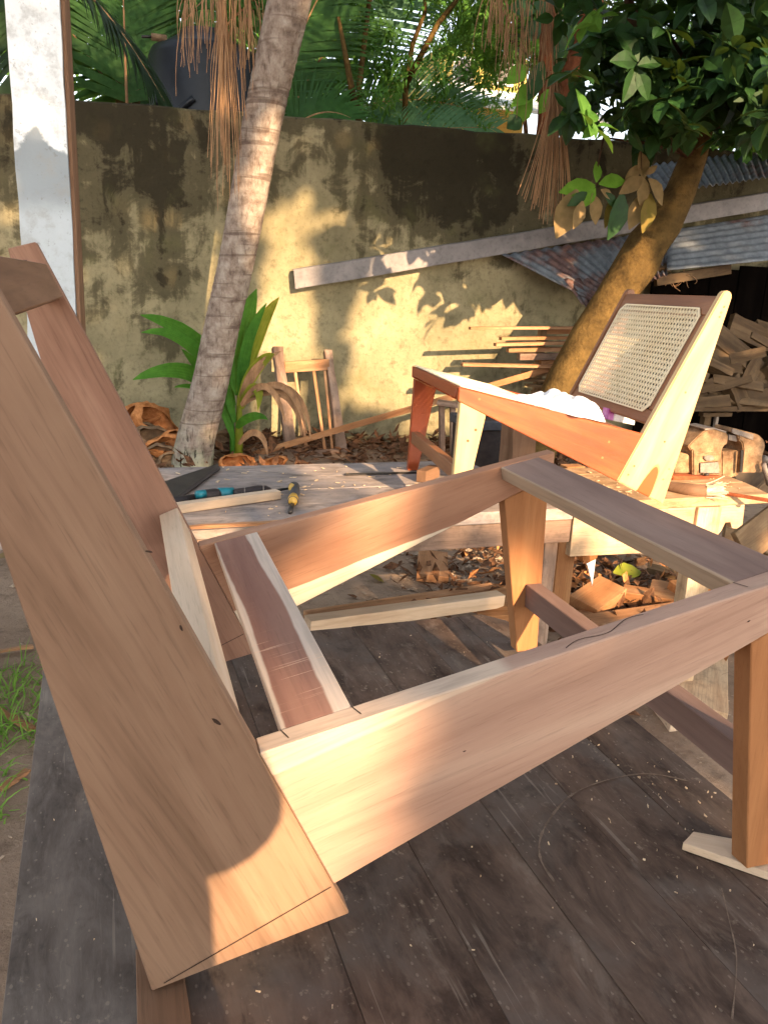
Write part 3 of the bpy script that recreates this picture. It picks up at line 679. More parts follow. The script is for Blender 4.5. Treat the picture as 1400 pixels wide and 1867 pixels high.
def cane(name, w, h, cut, cell, o, eu, ev, en, parent):
    """woven cane sheet: doubled warp and weft plus two diagonals, every strand a real ribbon"""
    poly = [(cut, 0), (w - cut, 0), (w, cut), (w, h - cut), (w - cut, h), (cut, h), (0, h - cut), (0, cut)]
    s = Soup()
    def strand(p, d, wd, lev):
        c = clip(p, d, poly)
        if not c: return
        n = (-d[1], d[0]); V = []
        for t in c:
            for k in (-1, 1):
                q = (p[0] + d[0] * t + n[0] * k * wd / 2, p[1] + d[1] * t + n[1] * k * wd / 2); V.append(o + eu * q[0] + ev * q[1] + en * lev)
        k = [v - en * .0006 for v in V]
        s.add(V + k, [(0, 1, 3, 2), (4, 6, 7, 5), (0, 2, 6, 4), (1, 5, 7, 3)])
    cu, cv = cell
    for i in range(int(w / cu) + 2):
        for e in (-.0019, .0019): strand((i * cu + e, 0), (0, 1), .0026, .0010)
    for j in range(int(h / cv) + 2):
        for e in (-.0019, .0019): strand((0, j * cv + e), (1, 0), .0026, .0018)
    L = math.hypot(cu, cv); du = (cu / L, cv / L)
    for k in range(-int(h / cv) - 2, int(w / cu) + 3):
        strand(((k + .5) * cu, 0), du, .0021, .0026); strand(((k + .5) * cu, 0), (-du[0], du[1]), .0021, .0034)
    for k in range(int(w / cu) + 2, int(w / cu) + int(h / cv) + 4): strand(((k + .5) * cu, 0), (-du[0], du[1]), .0021, .0034)
    ob = s.build(name, M['cane'], parent)
    # binding strip round the edge
    P = [o + eu * a + ev * b + en * .0035 for a, b in poly] ; P.append(P[0])
    V, F = [], []
    ctr = o + eu * w / 2 + ev * h / 2
    for p in P:
        q = p + (ctr - p).normalized() * .007; V += [p, q, p - en * .003]
    for i in range(len(P) - 1):
        F += [(3 * i, 3 * i + 1, 3 * i + 4, 3 * i + 3), (3 * i, 3 * i + 3, 3 * i + 5, 3 * i + 2)]
    mesh_obj('cane_binding', V, F, M['cane'], ob, False)
    return ob
wb_ = W2 - 2 * T_ - .042
cane('cane_back', wb_, .325 * HS, .022, (.0162, .0152), bp_(.052, -.001) * HS + Y1 * (-T_ - .021), -Y1, dn_, nb, c2)
eu = Vector((1, 0, .23273)).normalized()
cane('cane_seat', .27, W2 - .016, .004, (.0146, .0136), Vector((.455, 0, rt(.455))) * HS + rn * .002 + Y1 * -.008, eu, -Y1, rn, c2)

# cloth lying on the seat, packet on the bench behind it
def cloth():
    nx, ny = 56, 34; c = MW[c2] @ (Vector((.43, 0, rt(.43))) * HS); ux = (MW[c2].to_3x3() @ Vector((-1, 0, -.2))).normalized(); uy = (MW[c2].to_3x3() @ Vector((0, -1, 0))).normalized(); uz = Vector((0, 0, 1))
    V = []; F = []
    for j in range(ny):
        for i in range(nx):
            u, v = i / (nx - 1), j / (ny - 1); x = -.115 + .25 * u; y = -.06 + .20 * v
            prof = .012 + .030 * math.exp(-((u - .70) / .25) ** 4) + .010 * math.exp(-((u - .30) / .2) ** 2)
            ed = max(0, min(1, 6 * min(v, 1 - v, u * .9, (1 - u) * 1.3))) ** .5
            n = .006 * math.sin(7 * u + 5 * v + 2 * math.sin(4 * v)) - .009 * math.exp(-((u - .55 - .25 * v) / .035) ** 2) - .007 * math.exp(-((u - .35 - .3 * (v - .3)) / .03) ** 2) + .004 * abs(math.sin(13 * u - 8 * v)) + .002 * math.sin(23 * v + 6 * u)
            wob = .02 * math.sin(9 * u + 2) * (v - .5) + .012 * math.sin(19 * u)
            narrow = .35 + .65 * min(1, u * 2.2)
            V.append(c + ux * x + uy * (.10 + (y - .04 + wob) * narrow) + uz * max(.004, (prof + n) * ed + .002))
    for j in range(ny - 1):
        for i in range(nx - 1): F.append((j * nx + i, j * nx + i + 1, (j + 1) * nx + i + 1, (j + 1) * nx + i))
    k = len(V); V += [v - uz * .003 for v in V]; F += [tuple(reversed([a + k for a in f])) for f in F[:]]
    o = mesh_obj('cotton_cloth', V, F, M['cloth'])
    o.data.materials.append(M['blue_cloth'])
    for p in o.data.polygons:
        i = (p.vertices[0] % (nx * ny)) % nx
        if i < 9: p.material_index = 1
    tag(o, 'crumpled white cotton cloth lying on the seat of the cane chair', 'cloth')
cloth()
pk = thing('packet', 'small magenta and white packet on the bench behind the cane chair seat', 'packet', at(1132, 770, 1.52))
p0 = Vector((0, 0, 0)); ddx = Vector((1, -.05, -.18)).normalized()
prism('packet_end', [p0 - ddx * .05, p0 - ddx * .028, p0 - ddx * .028 + Vector((0, 0, .034)), p0 - ddx * .05 + Vector((0, 0, .034))], (0, .03, 0), ddx, (0, 0, 1), M['pink'], pk)
prism('packet_body', [p0 - ddx * .0275, p0 + ddx * .05, p0 + ddx * .05 + Vector((0, 0, .034)), p0 - ddx * .0275 + Vector((0, 0, .034))], (0, .03, 0), ddx, (0, 0, 1), M['paper'], pk)

# ------------------------------------------------------------------ tools on the rear bench
o = thing('hand_saw', 'dark steel hand saw blade lying near the back edge of the grey bench', 'saw', atz(340, 875, 0))
def ol(v, ob): return MW[ob].inverted() @ Vector(v)
pa = [atz(268, 915, .004), atz(318, 916, .004), atz(400, 855, .004), atz(398, 846, .004), atz(290, 882, .004)]
prism('blade', [ol(p, o) for p in pa], (0, 0, .0025), (1, 1, 0), (1, -1, 0), M['steel'], o, bevel=.0004)
prism('back_spine', [ol(p + Vector((0, 0, .0026)), o) for p in (atz(316, 914, .004), atz(322, 917, .004), atz(402, 857, .004), atz(399, 852, .004))], (0, 0, .004), (1, 1, 0), (1, -1, 0), M['blacktape'], o, bevel=.0005)
o = thing('teal_tool', 'teal handled tool with black wrapped grip lying behind a wood strip', 'tool', atz(420, 905, 0))
def rod(name, pts, rads, mat, parent, n=14): return tube(name, [ol(p, parent) for p in pts], rads, mat, parent, n)
zz = .016
rod('steel_bar', [atz(262, 922, .012), atz(366, 908, .012)], [.013, .013], M['blacktape'], o)
rod('collar', [atz(362, 908, zz), atz(374, 906, zz), atz(392, 903, zz), atz(397, 902, zz)], [.012, .020, .020, .017], M['blacktape'], o)
rod('teal_body', [atz(358, 902, .030), atz(374, 900, .030)], [.011, .011], M['teal'], o)
rod('teal_handle', [atz(396, 902, zz), atz(400, 901, zz), atz(412, 900, zz), atz(424, 898, zz), atz(426, 898, zz)], [.012, .0185, .0175, .0155, .011], M['teal'], o)
rod('black_grip', [atz(426, 901, zz), atz(430, 900, zz), atz(450, 897, zz), atz(470, 894, zz), atz(484, 893, zz), atz(490, 894, .012), atz(494, 895, .010)], [.010, .0135, .014, .015, .013, .010, .005], M['blacktape'], o)
rod('wire_wrap', [atz(445, 898, zz), atz(447, 898, zz)], [.0146, .0146], M['iron'], o); rod('wire_wrap', [atz(479, 894, zz), atz(481, 894, zz)], [.0146, .0146], M['iron'], o)
rod('spike', [atz(492, 896, .010), atz(530, 890, .010)], [.0055, .003], M['steel'], o)
a_, b_ = atz(322, 938, .0), atz(509, 911, .0)
o = bar('wood_strip', a_ + Vector((0, .012, .0135)), b_ + Vector((0, .012, .0135)), .030, .024, M['pale']); tag(o, 'squared pale wood strip lying in front of the teal tool', 'strip')
o = thing('chisel', 'short chisel with yellow and grey rubber handle on the bench', 'chisel', atz(535, 900, 0))
c_ = [atz(535, 884, .018), atz(536, 888, .018), atz(537, 898, .018), atz(536, 906, .017), atz(534, 914, .016), atz(533, 917, .014)]
rod('handle', c_, [.010, .0165, .0155, .0135, .0145, .008], M['greyrub'], o)
rod('yellow_grip', [atz(535.2, 906, .019), atz(534.4, 911, .018), atz(533.6, 916, .016)], [.0125, .0150, .0105], M['yellow'], o)
rod('yellow_cap', [atz(532, 885, .024), atz(533, 890, .024), atz(533, 897, .023)], [.008, .0115, .006], M['yellow'], o)
rod('blade', [atz(533, 917, .010), atz(529, 934, .006)], [.0075, .0065], M['steel'], o, 6)
o = bar('file', atz(628, 865, .004), atz(765, 861, .004), .016, .005, M['steel'], w1=.010); tag(o, 'thin flat dark file lying near the back edge of the bench', 'file')
o = bar('wood_block', atz(768, 869, .02), atz(793, 858, .02), .035, .038, M['backrail']); tag(o, 'small dark wood block on the bench by the cane chair legs', 'block')
o = bar('batten', atz(340, 962, .005), atz(545, 950, .005), .016, .008, M['rough_wood'], rough=.0015); tag(o, 'thin brown batten along the front edge of the grey bench', 'batten')
sp = [(random.uniform(.25, 1.3), random.uniform(1.38, 2.03), .001) for _ in range(110)]
chips('shavings', sp, M['chips'], 'pale curled shavings scattered on the grey rear bench', 'shavings', (.006, .026))
sp = [(random.gauss(1.50, .07), random.gauss(1.42, .05), .018) for _ in range(50)] + [(random.uniform(1.4, 2.05), random.uniform(1.38, 1.78), .017) for _ in range(60)]
chips('shavings', [p for p in sp if 1.39 < p[0] < 2.05 and 1.37 < p[1] < 1.79], M['chips'], 'wood chips lying under the corner of the cane chair', 'shavings', (.006, .03))

# ------------------------------------------------------------------ bench vise
vs = thing('bench_vise', 'heavy dusty cast iron bench vise bolted to the right end of the bench', 'vise', at(1300, 870, 1.64))
def vp(pl, Y): return [ol(at(1220 + x / 6.667, 620 + y / 6.667, Y), vs) for x, y in pl]
def vpart(name, pl, Y, d, mat, bevel=.0035): return prism(name, vp(pl, Y), (0, d, 0), (1, 0, 0), (0, 0, 1), M[mat], vs, bevel=bevel, segs=2)
vpart('fixed_jaw', [(230, 1290), (330, 1190), (420, 1110), (480, 1078), (570, 1078), (690, 1120), (722, 1160), (712, 1258), (664, 1290), (640, 1350), (640, 1650), (300, 1650), (300, 1400)], 1.600, .085, 'rust')
vpart('jaw_plate', [(724, 1150), (815, 1160), (828, 1235), (724, 1215)], 1.605, .075, 'iron', .001)
vpart('slide', [(642, 1352), (868, 1340), (868, 1600), (830, 1650), (642, 1700)], 1.618, .05, 'rust', .003)
vpart('moving_jaw', [(905, 1330), (890, 1250), (848, 1215), (838, 1150), (760, 1120), (780, 1068), (1090, 1150), (1165, 1225), (1172, 1300), (1140, 1400), (1130, 1612), (880, 1612)], 1.595, .09, 'rust')
vpart('jaw_tooth_plate', [(765, 1075), (1030, 1150), (1022, 1215), (762, 1130)], 1.590, .004, 'iron', .001)
vpart('body_panel', [(372, 1490), (600, 1475), (618, 1625), (372, 1620)], 1.595, .004, 'iron', .002)
vpart('rear_block', [(60, 1350), (285, 1400), (285, 1620), (60, 1620)], 1.61, .07, 'rust')
vpart('rib', [(288, 1330), (345, 1330), (345, 1650), (292, 1650)], 1.592, .10, 'rust', .004)
vpart('base', [(40, 1655), (650, 1655), (650, 1745), (560, 1750), (40, 1700)], 1.575, .14, 'rust_red', .004)
vpart('anvil_cap', [(430, 1078), (560, 1066), (700, 1110), (690, 1128), (560, 1084), (440, 1096)], 1.594, .097, 'iron', .001)
vpart('boss', [(420, 1425), (470, 1400), (530, 1405), (560, 1440), (530, 1470), (450, 1468)], 1.592, .012, 'iron', .002)
vpart('seam_bar', [(872, 1345), (905, 1335), (890, 1605), (862, 1605)], 1.590, .006, 'steel', .001)
vpart('shoulder', [(310, 1385), (630, 1360), (632, 1395), (312, 1418)], 1.593, .010, 'rust', .002)
tube('screw_handle', vp([(1145, 1500), (1215, 1760)], 1.57), [.009, .009], M['iron'], vs)
tube('screw', vp([(1130, 1440), (1240, 1470)], 1.62), [.014, .014], M['iron'], vs)
tube('bolt', [p for p in vp([(450, 1640), (450, 1620)], 1.580)], [.010, .008], M['steel'], vs, 6)

# worn brush and a rod on the bench
o = thing('paint_brush', 'old dark brush with pale frayed bristles lying in front of the vise', 'brush', atz(1260, 893, .02))
zb = .030
rod('handle', [atz(1185, 880, zb), atz(1222, 887, zb), atz(1252, 893, zb), atz(1286, 896, zb)], [.008, .016, .021, .020], M['backrail'], o)
s = Soup(); c0 = atz(1284, 895, zb); c1 = atz(1318, 897, zb); ax = (c1 - c0)
for _ in range(160):
    r0 = rv(.009); r0 -= ax.normalized() * r0.dot(ax.normalized()); e = c0 + ax * random.uniform(.75, 1.1) + r0 * random.uniform(1.2, 2.4); e.z = max(.018, e.z)
    V, F = tube_data([ol(c0 + r0, o), ol((c0 + e) / 2 + r0 * .4, o), ol(e, o)], [.0022, .0020, .0014], 4); s.add(V, F)
s.build('bristles', M['bristle'], o)
o = bar('wood_rod', atz(1312, 898, .022), atz(1412, 914, .022), .012, .010, M['rust_red']); tag(o, 'thin red brown rod lying beside the frayed brush', 'rod')

# ------------------------------------------------------------------ coconut palm trunk
def palm():
    root = thing('coconut_palm', 'leaning coconut palm with ringed grey trunk in front of the stained wall', 'palm tree', atz(349, 868, G))
    ctr = [(340, 900, 4.92, 90), (349, 855, 4.90, 78), (357, 800, 4.88, 69), (383, 700, 4.84, 65), (406, 590, 4.78, 63), (430, 480, 4.70, 64), (453, 360, 4.62, 67), (475, 240, 4.54, 70), (500, 120, 4.44, 74), (527, 0, 4.34, 78), (556, -140, 4.22, 82), (590, -300, 4.1, 82)]
    P = [at(x, y, Y) for x, y, Y, w in ctr]; Rr = [w / 2 / FPX * ((p - CAM).dot(AZ)) for p, (x, y, Y, w) in zip(P, ctr)]
    n = 300; pts = []; rad = []
    for i in range(n):
        t = i / (n - 1) * (len(P) - 1); k = min(int(t), len(P) - 2); f = t - k
        p0, p1, p2, p3 = P[max(k - 1, 0)], P[k], P[k + 1], P[min(k + 2, len(P) - 1)]
        pts.append(.5 * (2 * p1 + (p2 - p0) * f + (2 * p0 - 5 * p1 + 4 * p2 - p3) * f * f + (3 * p1 - p0 - 3 * p2 + p3) * f ** 3))
        rad.append(Rr[k] * (1 - f) + Rr[k + 1] * f)
    # leaf-scar rings: each ring swells and drops back
    d = 0; V = []; F = []; m = 28; nxt = .02; ph = 0; prev = Vector((1, 0, 0))
    for i in range(n):
        if i: d += (pts[i] - pts[i - 1]).length
        if d > nxt: nxt = d + random.uniform(.028, .055); start = d
        ph = max(0, nxt - d) / .05
        t = (pts[min(i + 1, n - 1)] - pts[max(i - 1, 0)]).normalized(); a = (prev - t * prev.dot(t)).normalized(); prev = a; b = t.cross(a)
        amp = .028 if pts[i].z > .1 else .012
        for k in range(m):
            an = 2 * math.pi * k / m
            r = rad[i] * (1 + amp * (ph - .5) * (.6 + .8 * math.sin(an * 2 + i * .07)) + .012 * math.sin(an * 3 + d * 5) + random.uniform(-.006, .006))
            V.append(ol(pts[i] + (a * math.cos(an) + b * math.sin(an)) * r, root))
    for i in range(n - 1):
        for k in range(m): F.append((i * m + k, i * m + (k + 1) % m, (i + 1) * m + (k + 1) % m, (i + 1) * m + k))
    mesh_obj('trunk', V, F, M['bark'], root)
    # out of frame: the trunk runs on up to the crown that shades the yard
    t0 = pts[-1]; t1 = t0 + Vector((.35, -.25, 1.3)); t2 = t1 + Vector((.2, -.1, 1.0))
    tube('upper_trunk', [ol(p, root) for p in (t0 - (pts[-1] - pts[-8]) * .5, t1, t2)], [rad[-1] * .98, .13, .12], M['bark'], root, 20)
    s_, r2 = Soup(), Soup()
    for k in range(20):
        a = k * 2.399; tilt = .15 + .5 * (k % 4) / 3; d = Vector((math.cos(a), math.sin(a), 0)); L = random.uniform(2.6, 3.4)
        frond(s_, r2, t2, t2 + d * L * .55 + Vector((0, 0, .9 - tilt)), t2 + d * L + Vector((0, 0, -.2 - 1.6 * tilt)), n=44, L=.75, wd=.055, droop=1.0, r=.03)
    for q in (s_, r2): q.V = [ol(v, root) for v in q.V]
    tag(s_.build('fronds', M['palm'], root), None, None, kind='stuff'); r2.build('frond_midribs', M['straw'], root, True)
    return pts[-1]

# ------------------------------------------------------------------ palm fronds
def frond(s, rach, p0, p1, p2, n, L, wd, droop=.5, spread=1.0, upv=Vector((0, 0, 1)), r=.016, side=(-1, 1), seg=4, jit=.12, start=.06):
    """leaflets into soup s along a bezier midrib; rach collects the midrib"""
    C = bez(p0, p1, p2, n); V, F = tube_data(C, [r * (1 - .85 * i / (n - 1)) for i in range(n)], 5); rach.add(V, F)
    for i in range(int(n * start), n):
        t = i / (n - 1); tan = (C[min(i + 1, n - 1)] - C[max(i - 1, 0)]).normalized(); sd = tan.cross(upv).normalized(); up = sd.cross(tan)
        ll = L * (.45 + .55 * math.sin(math.pi * min(1, .15 + t * .8))) * random.uniform(.85, 1.1)
        for sg in side:
            d = (sd * sg * spread + tan * (.35 + .9 * t) + up * .15 + rv(jit * .4)).normalized(); p = C[i] + tan * random.uniform(-.01, .01); V = []
            fold = up.cross(d).normalized() if up.cross(d).length > .1 else tan
            for k in range(seg + 1):
                u = k / seg; w = wd * (.5 + .9 * u if u < .35 else (1 - u) * 1.25) * .5
                V += [p - fold * w, p + fold * w]
                d = (d + Vector((0, 0, -1)) * droop * (.25 + .9 * u) * (1.0 / seg)).normalized(); p = p + d * ll / seg
            s.add(V, [(2 * k, 2 * k + 1, 2 * k + 3, 2 * k + 2) for k in range(seg)])
ptop = palm()
def palm_tree(name, label, fr, mat, trunk=None, mat2='tree_bark'):
    b = trunk[0] if trunk else fr[0][0]
    root = thing(name, label, 'palm tree', Vector((b.x, b.y, G)))
    s, rch = Soup(), Soup()
    for f in fr: frond(s, rch, *f[:3], **f[3])
    for q in (s, rch): q.V = [ol(v, root) for v in q.V]
    tag(s.build('leaflets', mat, root), None, None, kind='stuff'); rch.build('midrib', M['straw'], root, True)
    if trunk: tube('trunk', [ol(p, root) for p in trunk], [.12] * len(trunk), M[mat2], root, 14)
up_ = Vector((0, 0, 1))
palm_tree('palm_tree', 'palm with a dark drooping frond beside the pillar behind the wall',
    [(at(60, -90, 7.2), at(190, -20, 7.0), at(300, 185, 6.7), dict(n=60, L=.62, wd=.05, droop=1.9, spread=.7)),
     (at(10, -60, 7.4), at(60, 20, 7.2), at(40, 260, 6.9), dict(n=50, L=.6, wd=.05, droop=1.8))], M['palm_dark'],
    [at(-60, 260, 7.8), at(-40, 60, 7.8), at(0, -160, 7.6)])
palm_tree('palm_tree', 'palm with upright fronds left of the black water tank behind the wall',
    [(at(232, 200, 8.2), at(226, 60, 8.2), at(222, -120, 8.0), dict(n=50, L=1.0, wd=.06, droop=.5, spread=1.2, upv=Vector((0, -1, .3)))),
     (at(236, 190, 8.3), at(300, 60, 8.2), at(430, -60, 7.9), dict(n=50, L=.8, wd=.05, droop=.5, upv=Vector((0, -1, .5)))),
     (at(230, 190, 8.4), at(150, 100, 8.3), at(60, -60, 8.0), dict(n=50, L=.8, wd=.05, droop=.7, upv=Vector((0, -1, .5)))),
     (at(240, 190, 8.6), at(310, 150, 8.6), at(390, 160, 8.4), dict(n=50, L=.7, wd=.045, droop=.8, upv=Vector((0, -1, .6))))], M['palm'],
    [at(232, 330, 8.4), at(232, 190, 8.4), at(234, 130, 8.4)])
palm_tree('palm_tree', 'palm with pale comb-like fronds right of the leaning trunk behind the wall',
    [(at(500, 300, 8.2), at(560, 60, 8.0), at(760, -60, 7.8), dict(n=70, L=1.0, wd=.045, droop=.35, upv=Vector((0, -1, .25)), jit=.05)),
     (at(520, 310, 8.3), at(640, 130, 8.2), at(860, 200, 7.9), dict(n=70, L=.75, wd=.04, droop=.5, upv=Vector((0, -1, .35)), jit=.06)),
     (at(520, 320, 8.0), at(680, 225, 7.6), at(900, 232, 7.3), dict(n=60, L=.55, wd=.04, droop=.6, upv=Vector((0, -.8, .6)), jit=.06))], M['palm_pale'],
    [at(500, 380, 8.6), at(500, 290, 8.4)])
palm_tree('palm_tree', 'palm with deep green fronds just right of the leaning trunk',
    [(at(470, 260, 7.4), at(520, 100, 7.2), at(640, -120, 7.0), dict(n=60, L=.8, wd=.05, droop=.7, upv=Vector((0, -1, .3)))),
     (at(480, 300, 7.2), at(560, 170, 7.0), at(640, 215, 6.9), dict(n=50, L=.45, wd=.045, droop=.8, upv=Vector((0, -1, .5)))),
     (at(400, 60, 7.6), at(480, -40, 7.4), at(600, -60, 7.2), dict(n=50, L=.7, wd=.05, droop=1.2))], M['palm'],
    [at(455, 360, 7.5), at(460, 240, 7.4)])

# dry fronds hanging from the palms above
def dry_frond(label, tops, n, spread, Lpx, Y, thick=.0022, clumps=None, flare=0.0, lean=0.0):
    root = thing('dry_palm_frond', label, 'palm frond', at(tops[0][0], tops[0][1], Y)); s = Soup()
    for _ in range(n):
        if clumps and random.random() < .75:
            cx, cy, sx, sy, ln = random.choice(clumps)
        else:
            cx, cy = random.choice(tops); sx, sy, ln = spread, 30, Lpx * random.uniform(.45, 1.0)
        x0, y0 = random.gauss(cx, sx), random.gauss(cy, sy); ln = ln * random.uniform(.75, 1.05); Y0 = Y + random.gauss(0, .07)
        k = (x0 - cx) / max(sx, 1); x1 = x0 + k * flare * ln * .12 + lean * ln + random.gauss(0, 3)
        a = at(x0, y0, Y0); c = at(x1, y0 + ln, Y0 - .03); m_ = (a + c) / 2 + rv(.012) + Vector((0.012 * k, 0, 0))
        C = bez(a, m_ * 1.0 + Vector((random.gauss(0, .01), 0, 0)), c, 7)
        V, F = tube_data(C, [thick * random.uniform(.7, 1.3) * (1 - .5 * i / 6) for i in range(7)], 4); s.add([ol(v, root) for v in V], F)
    tag(s.build('strands', M['straw'], root), None, None, kind='stuff'); return root
r_ = dry_frond('dry brown frond hanging over the water tank left of the leaning trunk', [(400, -40), (430, -20), (370, -40), (450, -20)], 150, 26, 170, 4.5, .0032,
    [(405, 40, 6, 20, 300), (412, 60, 7, 25, 280), (430, 30, 12, 20, 160), (385, -10, 20, 25, 110), (345, -10, 4, 10, 140), (455, 0, 9, 20, 120), (400, -20, 30, 15, 90)], .5, .02)
tube('midrib', [ol(at(401, -160, 4.5), r_), ol(at(402, 60, 4.5), r_), ol(at(405, 240, 4.5), r_), ol(at(411, 300, 4.5), r_)], [.016, .016, .012, .003], M['straw'], r_, 6)
r_ = dry_frond('dry brown frond with fanned sunlit tips hanging before the right hand tree', [(1000, -30), (990, -20), (915, -20)], 110, 20, 170, 4.45, .0034,
    [(1003, 0, 4, 12, 140), (1010, 130, 5, 10, 110), (905, -10, 9, 12, 95), (955, 60, 24, 40, 120), (935, 20, 20, 30, 110)], .6, -.05)
s = Soup()
for k in range(46):
    u = k / 45; a = at(1006 + 10 * random.random(), 128 + 10 * random.random(), 4.45 + random.gauss(0, .02)); e = at(948 + 92 * (u ** .8) + random.gauss(0, 4), 362 + 30 * math.sin(u * 2.6) + random.gauss(0, 12), 4.35 + random.gauss(0, .03))
    m_ = at(992 + 44 * u, 235 + random.gauss(0, 6), 4.42); V, F = tube_data(bez(a, m_, e, 9), [.0036 * (1 - .3 * i / 8) for i in range(9)], 4); s.add([ol(v, r_) for v in V], F)
tag(s.build('fanned_strands', M['straw'], r_), None, None, kind='stuff')
tube('midrib', [ol(p, r_) for p in (at(1002, -150, 4.45), at(1004, 0, 4.45), at(1008, 130, 4.45), at(1012, 160, 4.45))], [.012, .010, .006, .002], M['straw'], r_, 6)

# ------------------------------------------------------------------ broad-leaved trees
def leaf_verts(p, d, nrm, L, w, curl=.25, seg=4):
    """one leaf: pointed oval folded along the midrib"""
    d = d.normalized(); s = d.cross(nrm).normalized(); n = s.cross(d); V = []; F = []
    prof = [0.12, .75, 1.0, .72, 0.06][: seg + 1] if seg == 4 else [0.1, 1.0, .05]
    for k, pr in enumerate(prof):
        u = k / seg; c = p + d * L * u - n * curl * L * u * u
        V += [c - s * w / 2 * pr + n * w * .14 * pr, c, c + s * w / 2 * pr + n * w * .14 * pr]
    for k in range(seg):
        a = 3 * k; F += [(a, a + 1, a + 4, a + 3), (a + 1, a + 2, a + 5, a + 4)]
    return V, F
def rosette(s, p, d, n, L, w):
    d = d.normalized(); a0 = random.uniform(0, 6.28); u = d.orthogonal().normalized(); v = d.cross(u)
    for k in range(n):
        a = a0 + k * 2.4; out = u * math.cos(a) + v * math.sin(a)
        dd = out + d * random.uniform(-.1, .8) + Vector((0, 0, -.25)); l = L * random.uniform(.5, 1.25)
        V, F = leaf_verts(p + out * .01 + rv(.012), dd, (d + Vector((0, 0, .5)) + rv(.25)), l, w * l / L * random.uniform(.85, 1.15)); s.add(V, F)
def crown_px(n, poly, Y0, Y1, fn):
    """scatter twig ends through the volume behind an outline, clumped"""
    xs = [p[0] for p in poly]; ys = [p[1] for p in poly]; k = 0; clumps = []
    while k < n:
        if clumps and random.random() < .7:
            c = random.choice(clumps); q = (random.gauss(c[0], 34), random.gauss(c[1], 26), random.gauss(c[2], .16))
        else:
            q = (random.uniform(min(xs), max(xs)), random.uniform(min(ys), max(ys)), random.uniform(Y0, Y1))
        if not inside(q[0], q[1], poly): continue
        if len(clumps) < n / 14: clumps.append(q)
        fn(at(*q)); k += 1
def inside(x, y, poly):
    r = False; j = len(poly) - 1
    for i in range(len(poly)):
        xi, yi = poly[i][:2]; xj, yj = poly[j][:2]
        if (yi > y) != (yj > y) and x < (xj - xi) * (y - yi) / (yj - yi) + xi: r = not r
        j = i
    return r
tr = thing('shed_tree', 'leafy tree with thick ochre trunk leaning over the shed roof', 'tree', at(985, 830, 4.42))
tk = [(965, 870, 4.42, 74), (985, 800, 4.41, 71), (1030, 690, 4.40, 67), (1075, 612, 4.39, 67), (1116, 546, 4.38, 69), (1162, 480, 4.37, 78), (1180, 444, 4.36, 74), (1208, 409, 4.35, 66), (1240, 350, 4.34, 56), (1264, 285, 4.3, 50), (1286, 190, 4.26, 44), (1310, 60, 4.2, 38), (1330, -120, 4.2, 32)]
tp = [at(x, y, Y) for x, y, Y, w in tk]
tube('trunk', [ol(p, tr) for p in tp], [w / 2 / FPX * (p - CAM).dot(AZ) * random.uniform(.96, 1.04) for p, (x, y, Y, w) in zip(tp, tk)], M['tree_bark'], tr, 20, .03)
for pl, r0 in (([(1264, 285, 4.3), (1180, 200, 4.1), (1150, 20, 4.2), (1120, -150, 4.3)], .05), ([(1286, 190, 4.26), (1262, 130, 3.9), (1220, 62, 3.7), (1150, 10, 3.6)], .016), ([(1262, 130, 3.9), (1330, 70, 3.7), (1400, -10, 3.6)], .012),
               ([(1264, 285, 4.3), (1190, 262, 4.2), (1100, 250, 4.15)], .014), ([(1100, 250, 4.15), (1090, 300, 4.15), (1088, 338, 4.16)], .007), ([(1190, 262, 4.2), (1168, 262, 4.17), (1170, 310, 4.16)], .006), ([(1275, 240, 4.28), (1350, 210, 4.0), (1450, 180, 3.8)], .03)):
    P = [ol(at(*q), tr) for q in pl]; tube('branch', P, [r0 * (1 - .6 * i / (len(P) - 1)) for i in range(len(P))], M['dark_bark'], tr, 8)
s = Soup()
def tw(p): rosette(s, p, rv(.5) + Vector((-.1, -.5, .35)), random.randint(5, 8), .15, .088)
crown_px(520, [(1015, -260), (1010, 60), (1030, 180), (1050, 235), (1130, 262), (1230, 258), (1290, 262), (1460, 250), (1700, 240), (1750, -300)], 3.5, 4.7, tw)
crown_px(60, [(1040, 60), (1020, 180), (1060, 230), (1250, 250), (1290, 200), (1200, 60)], 3.45, 3.8, tw)
crown_px(190, [(1190, -200), (1180, 200), (1240, 262), (1330, 265), (1460, 255), (1560, 230), (1560, -200)], 3.2, 3.6, tw)
s.V = [ol(v, tr) for v in s.V]; tag(s.build('crown', M['leaf'], tr), None, None, kind='stuff')
s = Soup()
crown_px(150, [(1230, 120), (1220, 270), (1300, 290), (1620, 290), (1620, 100)], 4.7, 5.3, tw)
crown_px(46, [(1015, -200), (1010, 60), (1030, 180), (1060, 240), (1230, 258), (1460, 250), (1600, -200)], 3.3, 4.0, tw)
s.V = [ol(v, tr) for v in s.V]; tag(s.build('young_foliage', M['neem'], tr), None, None, kind='stuff')
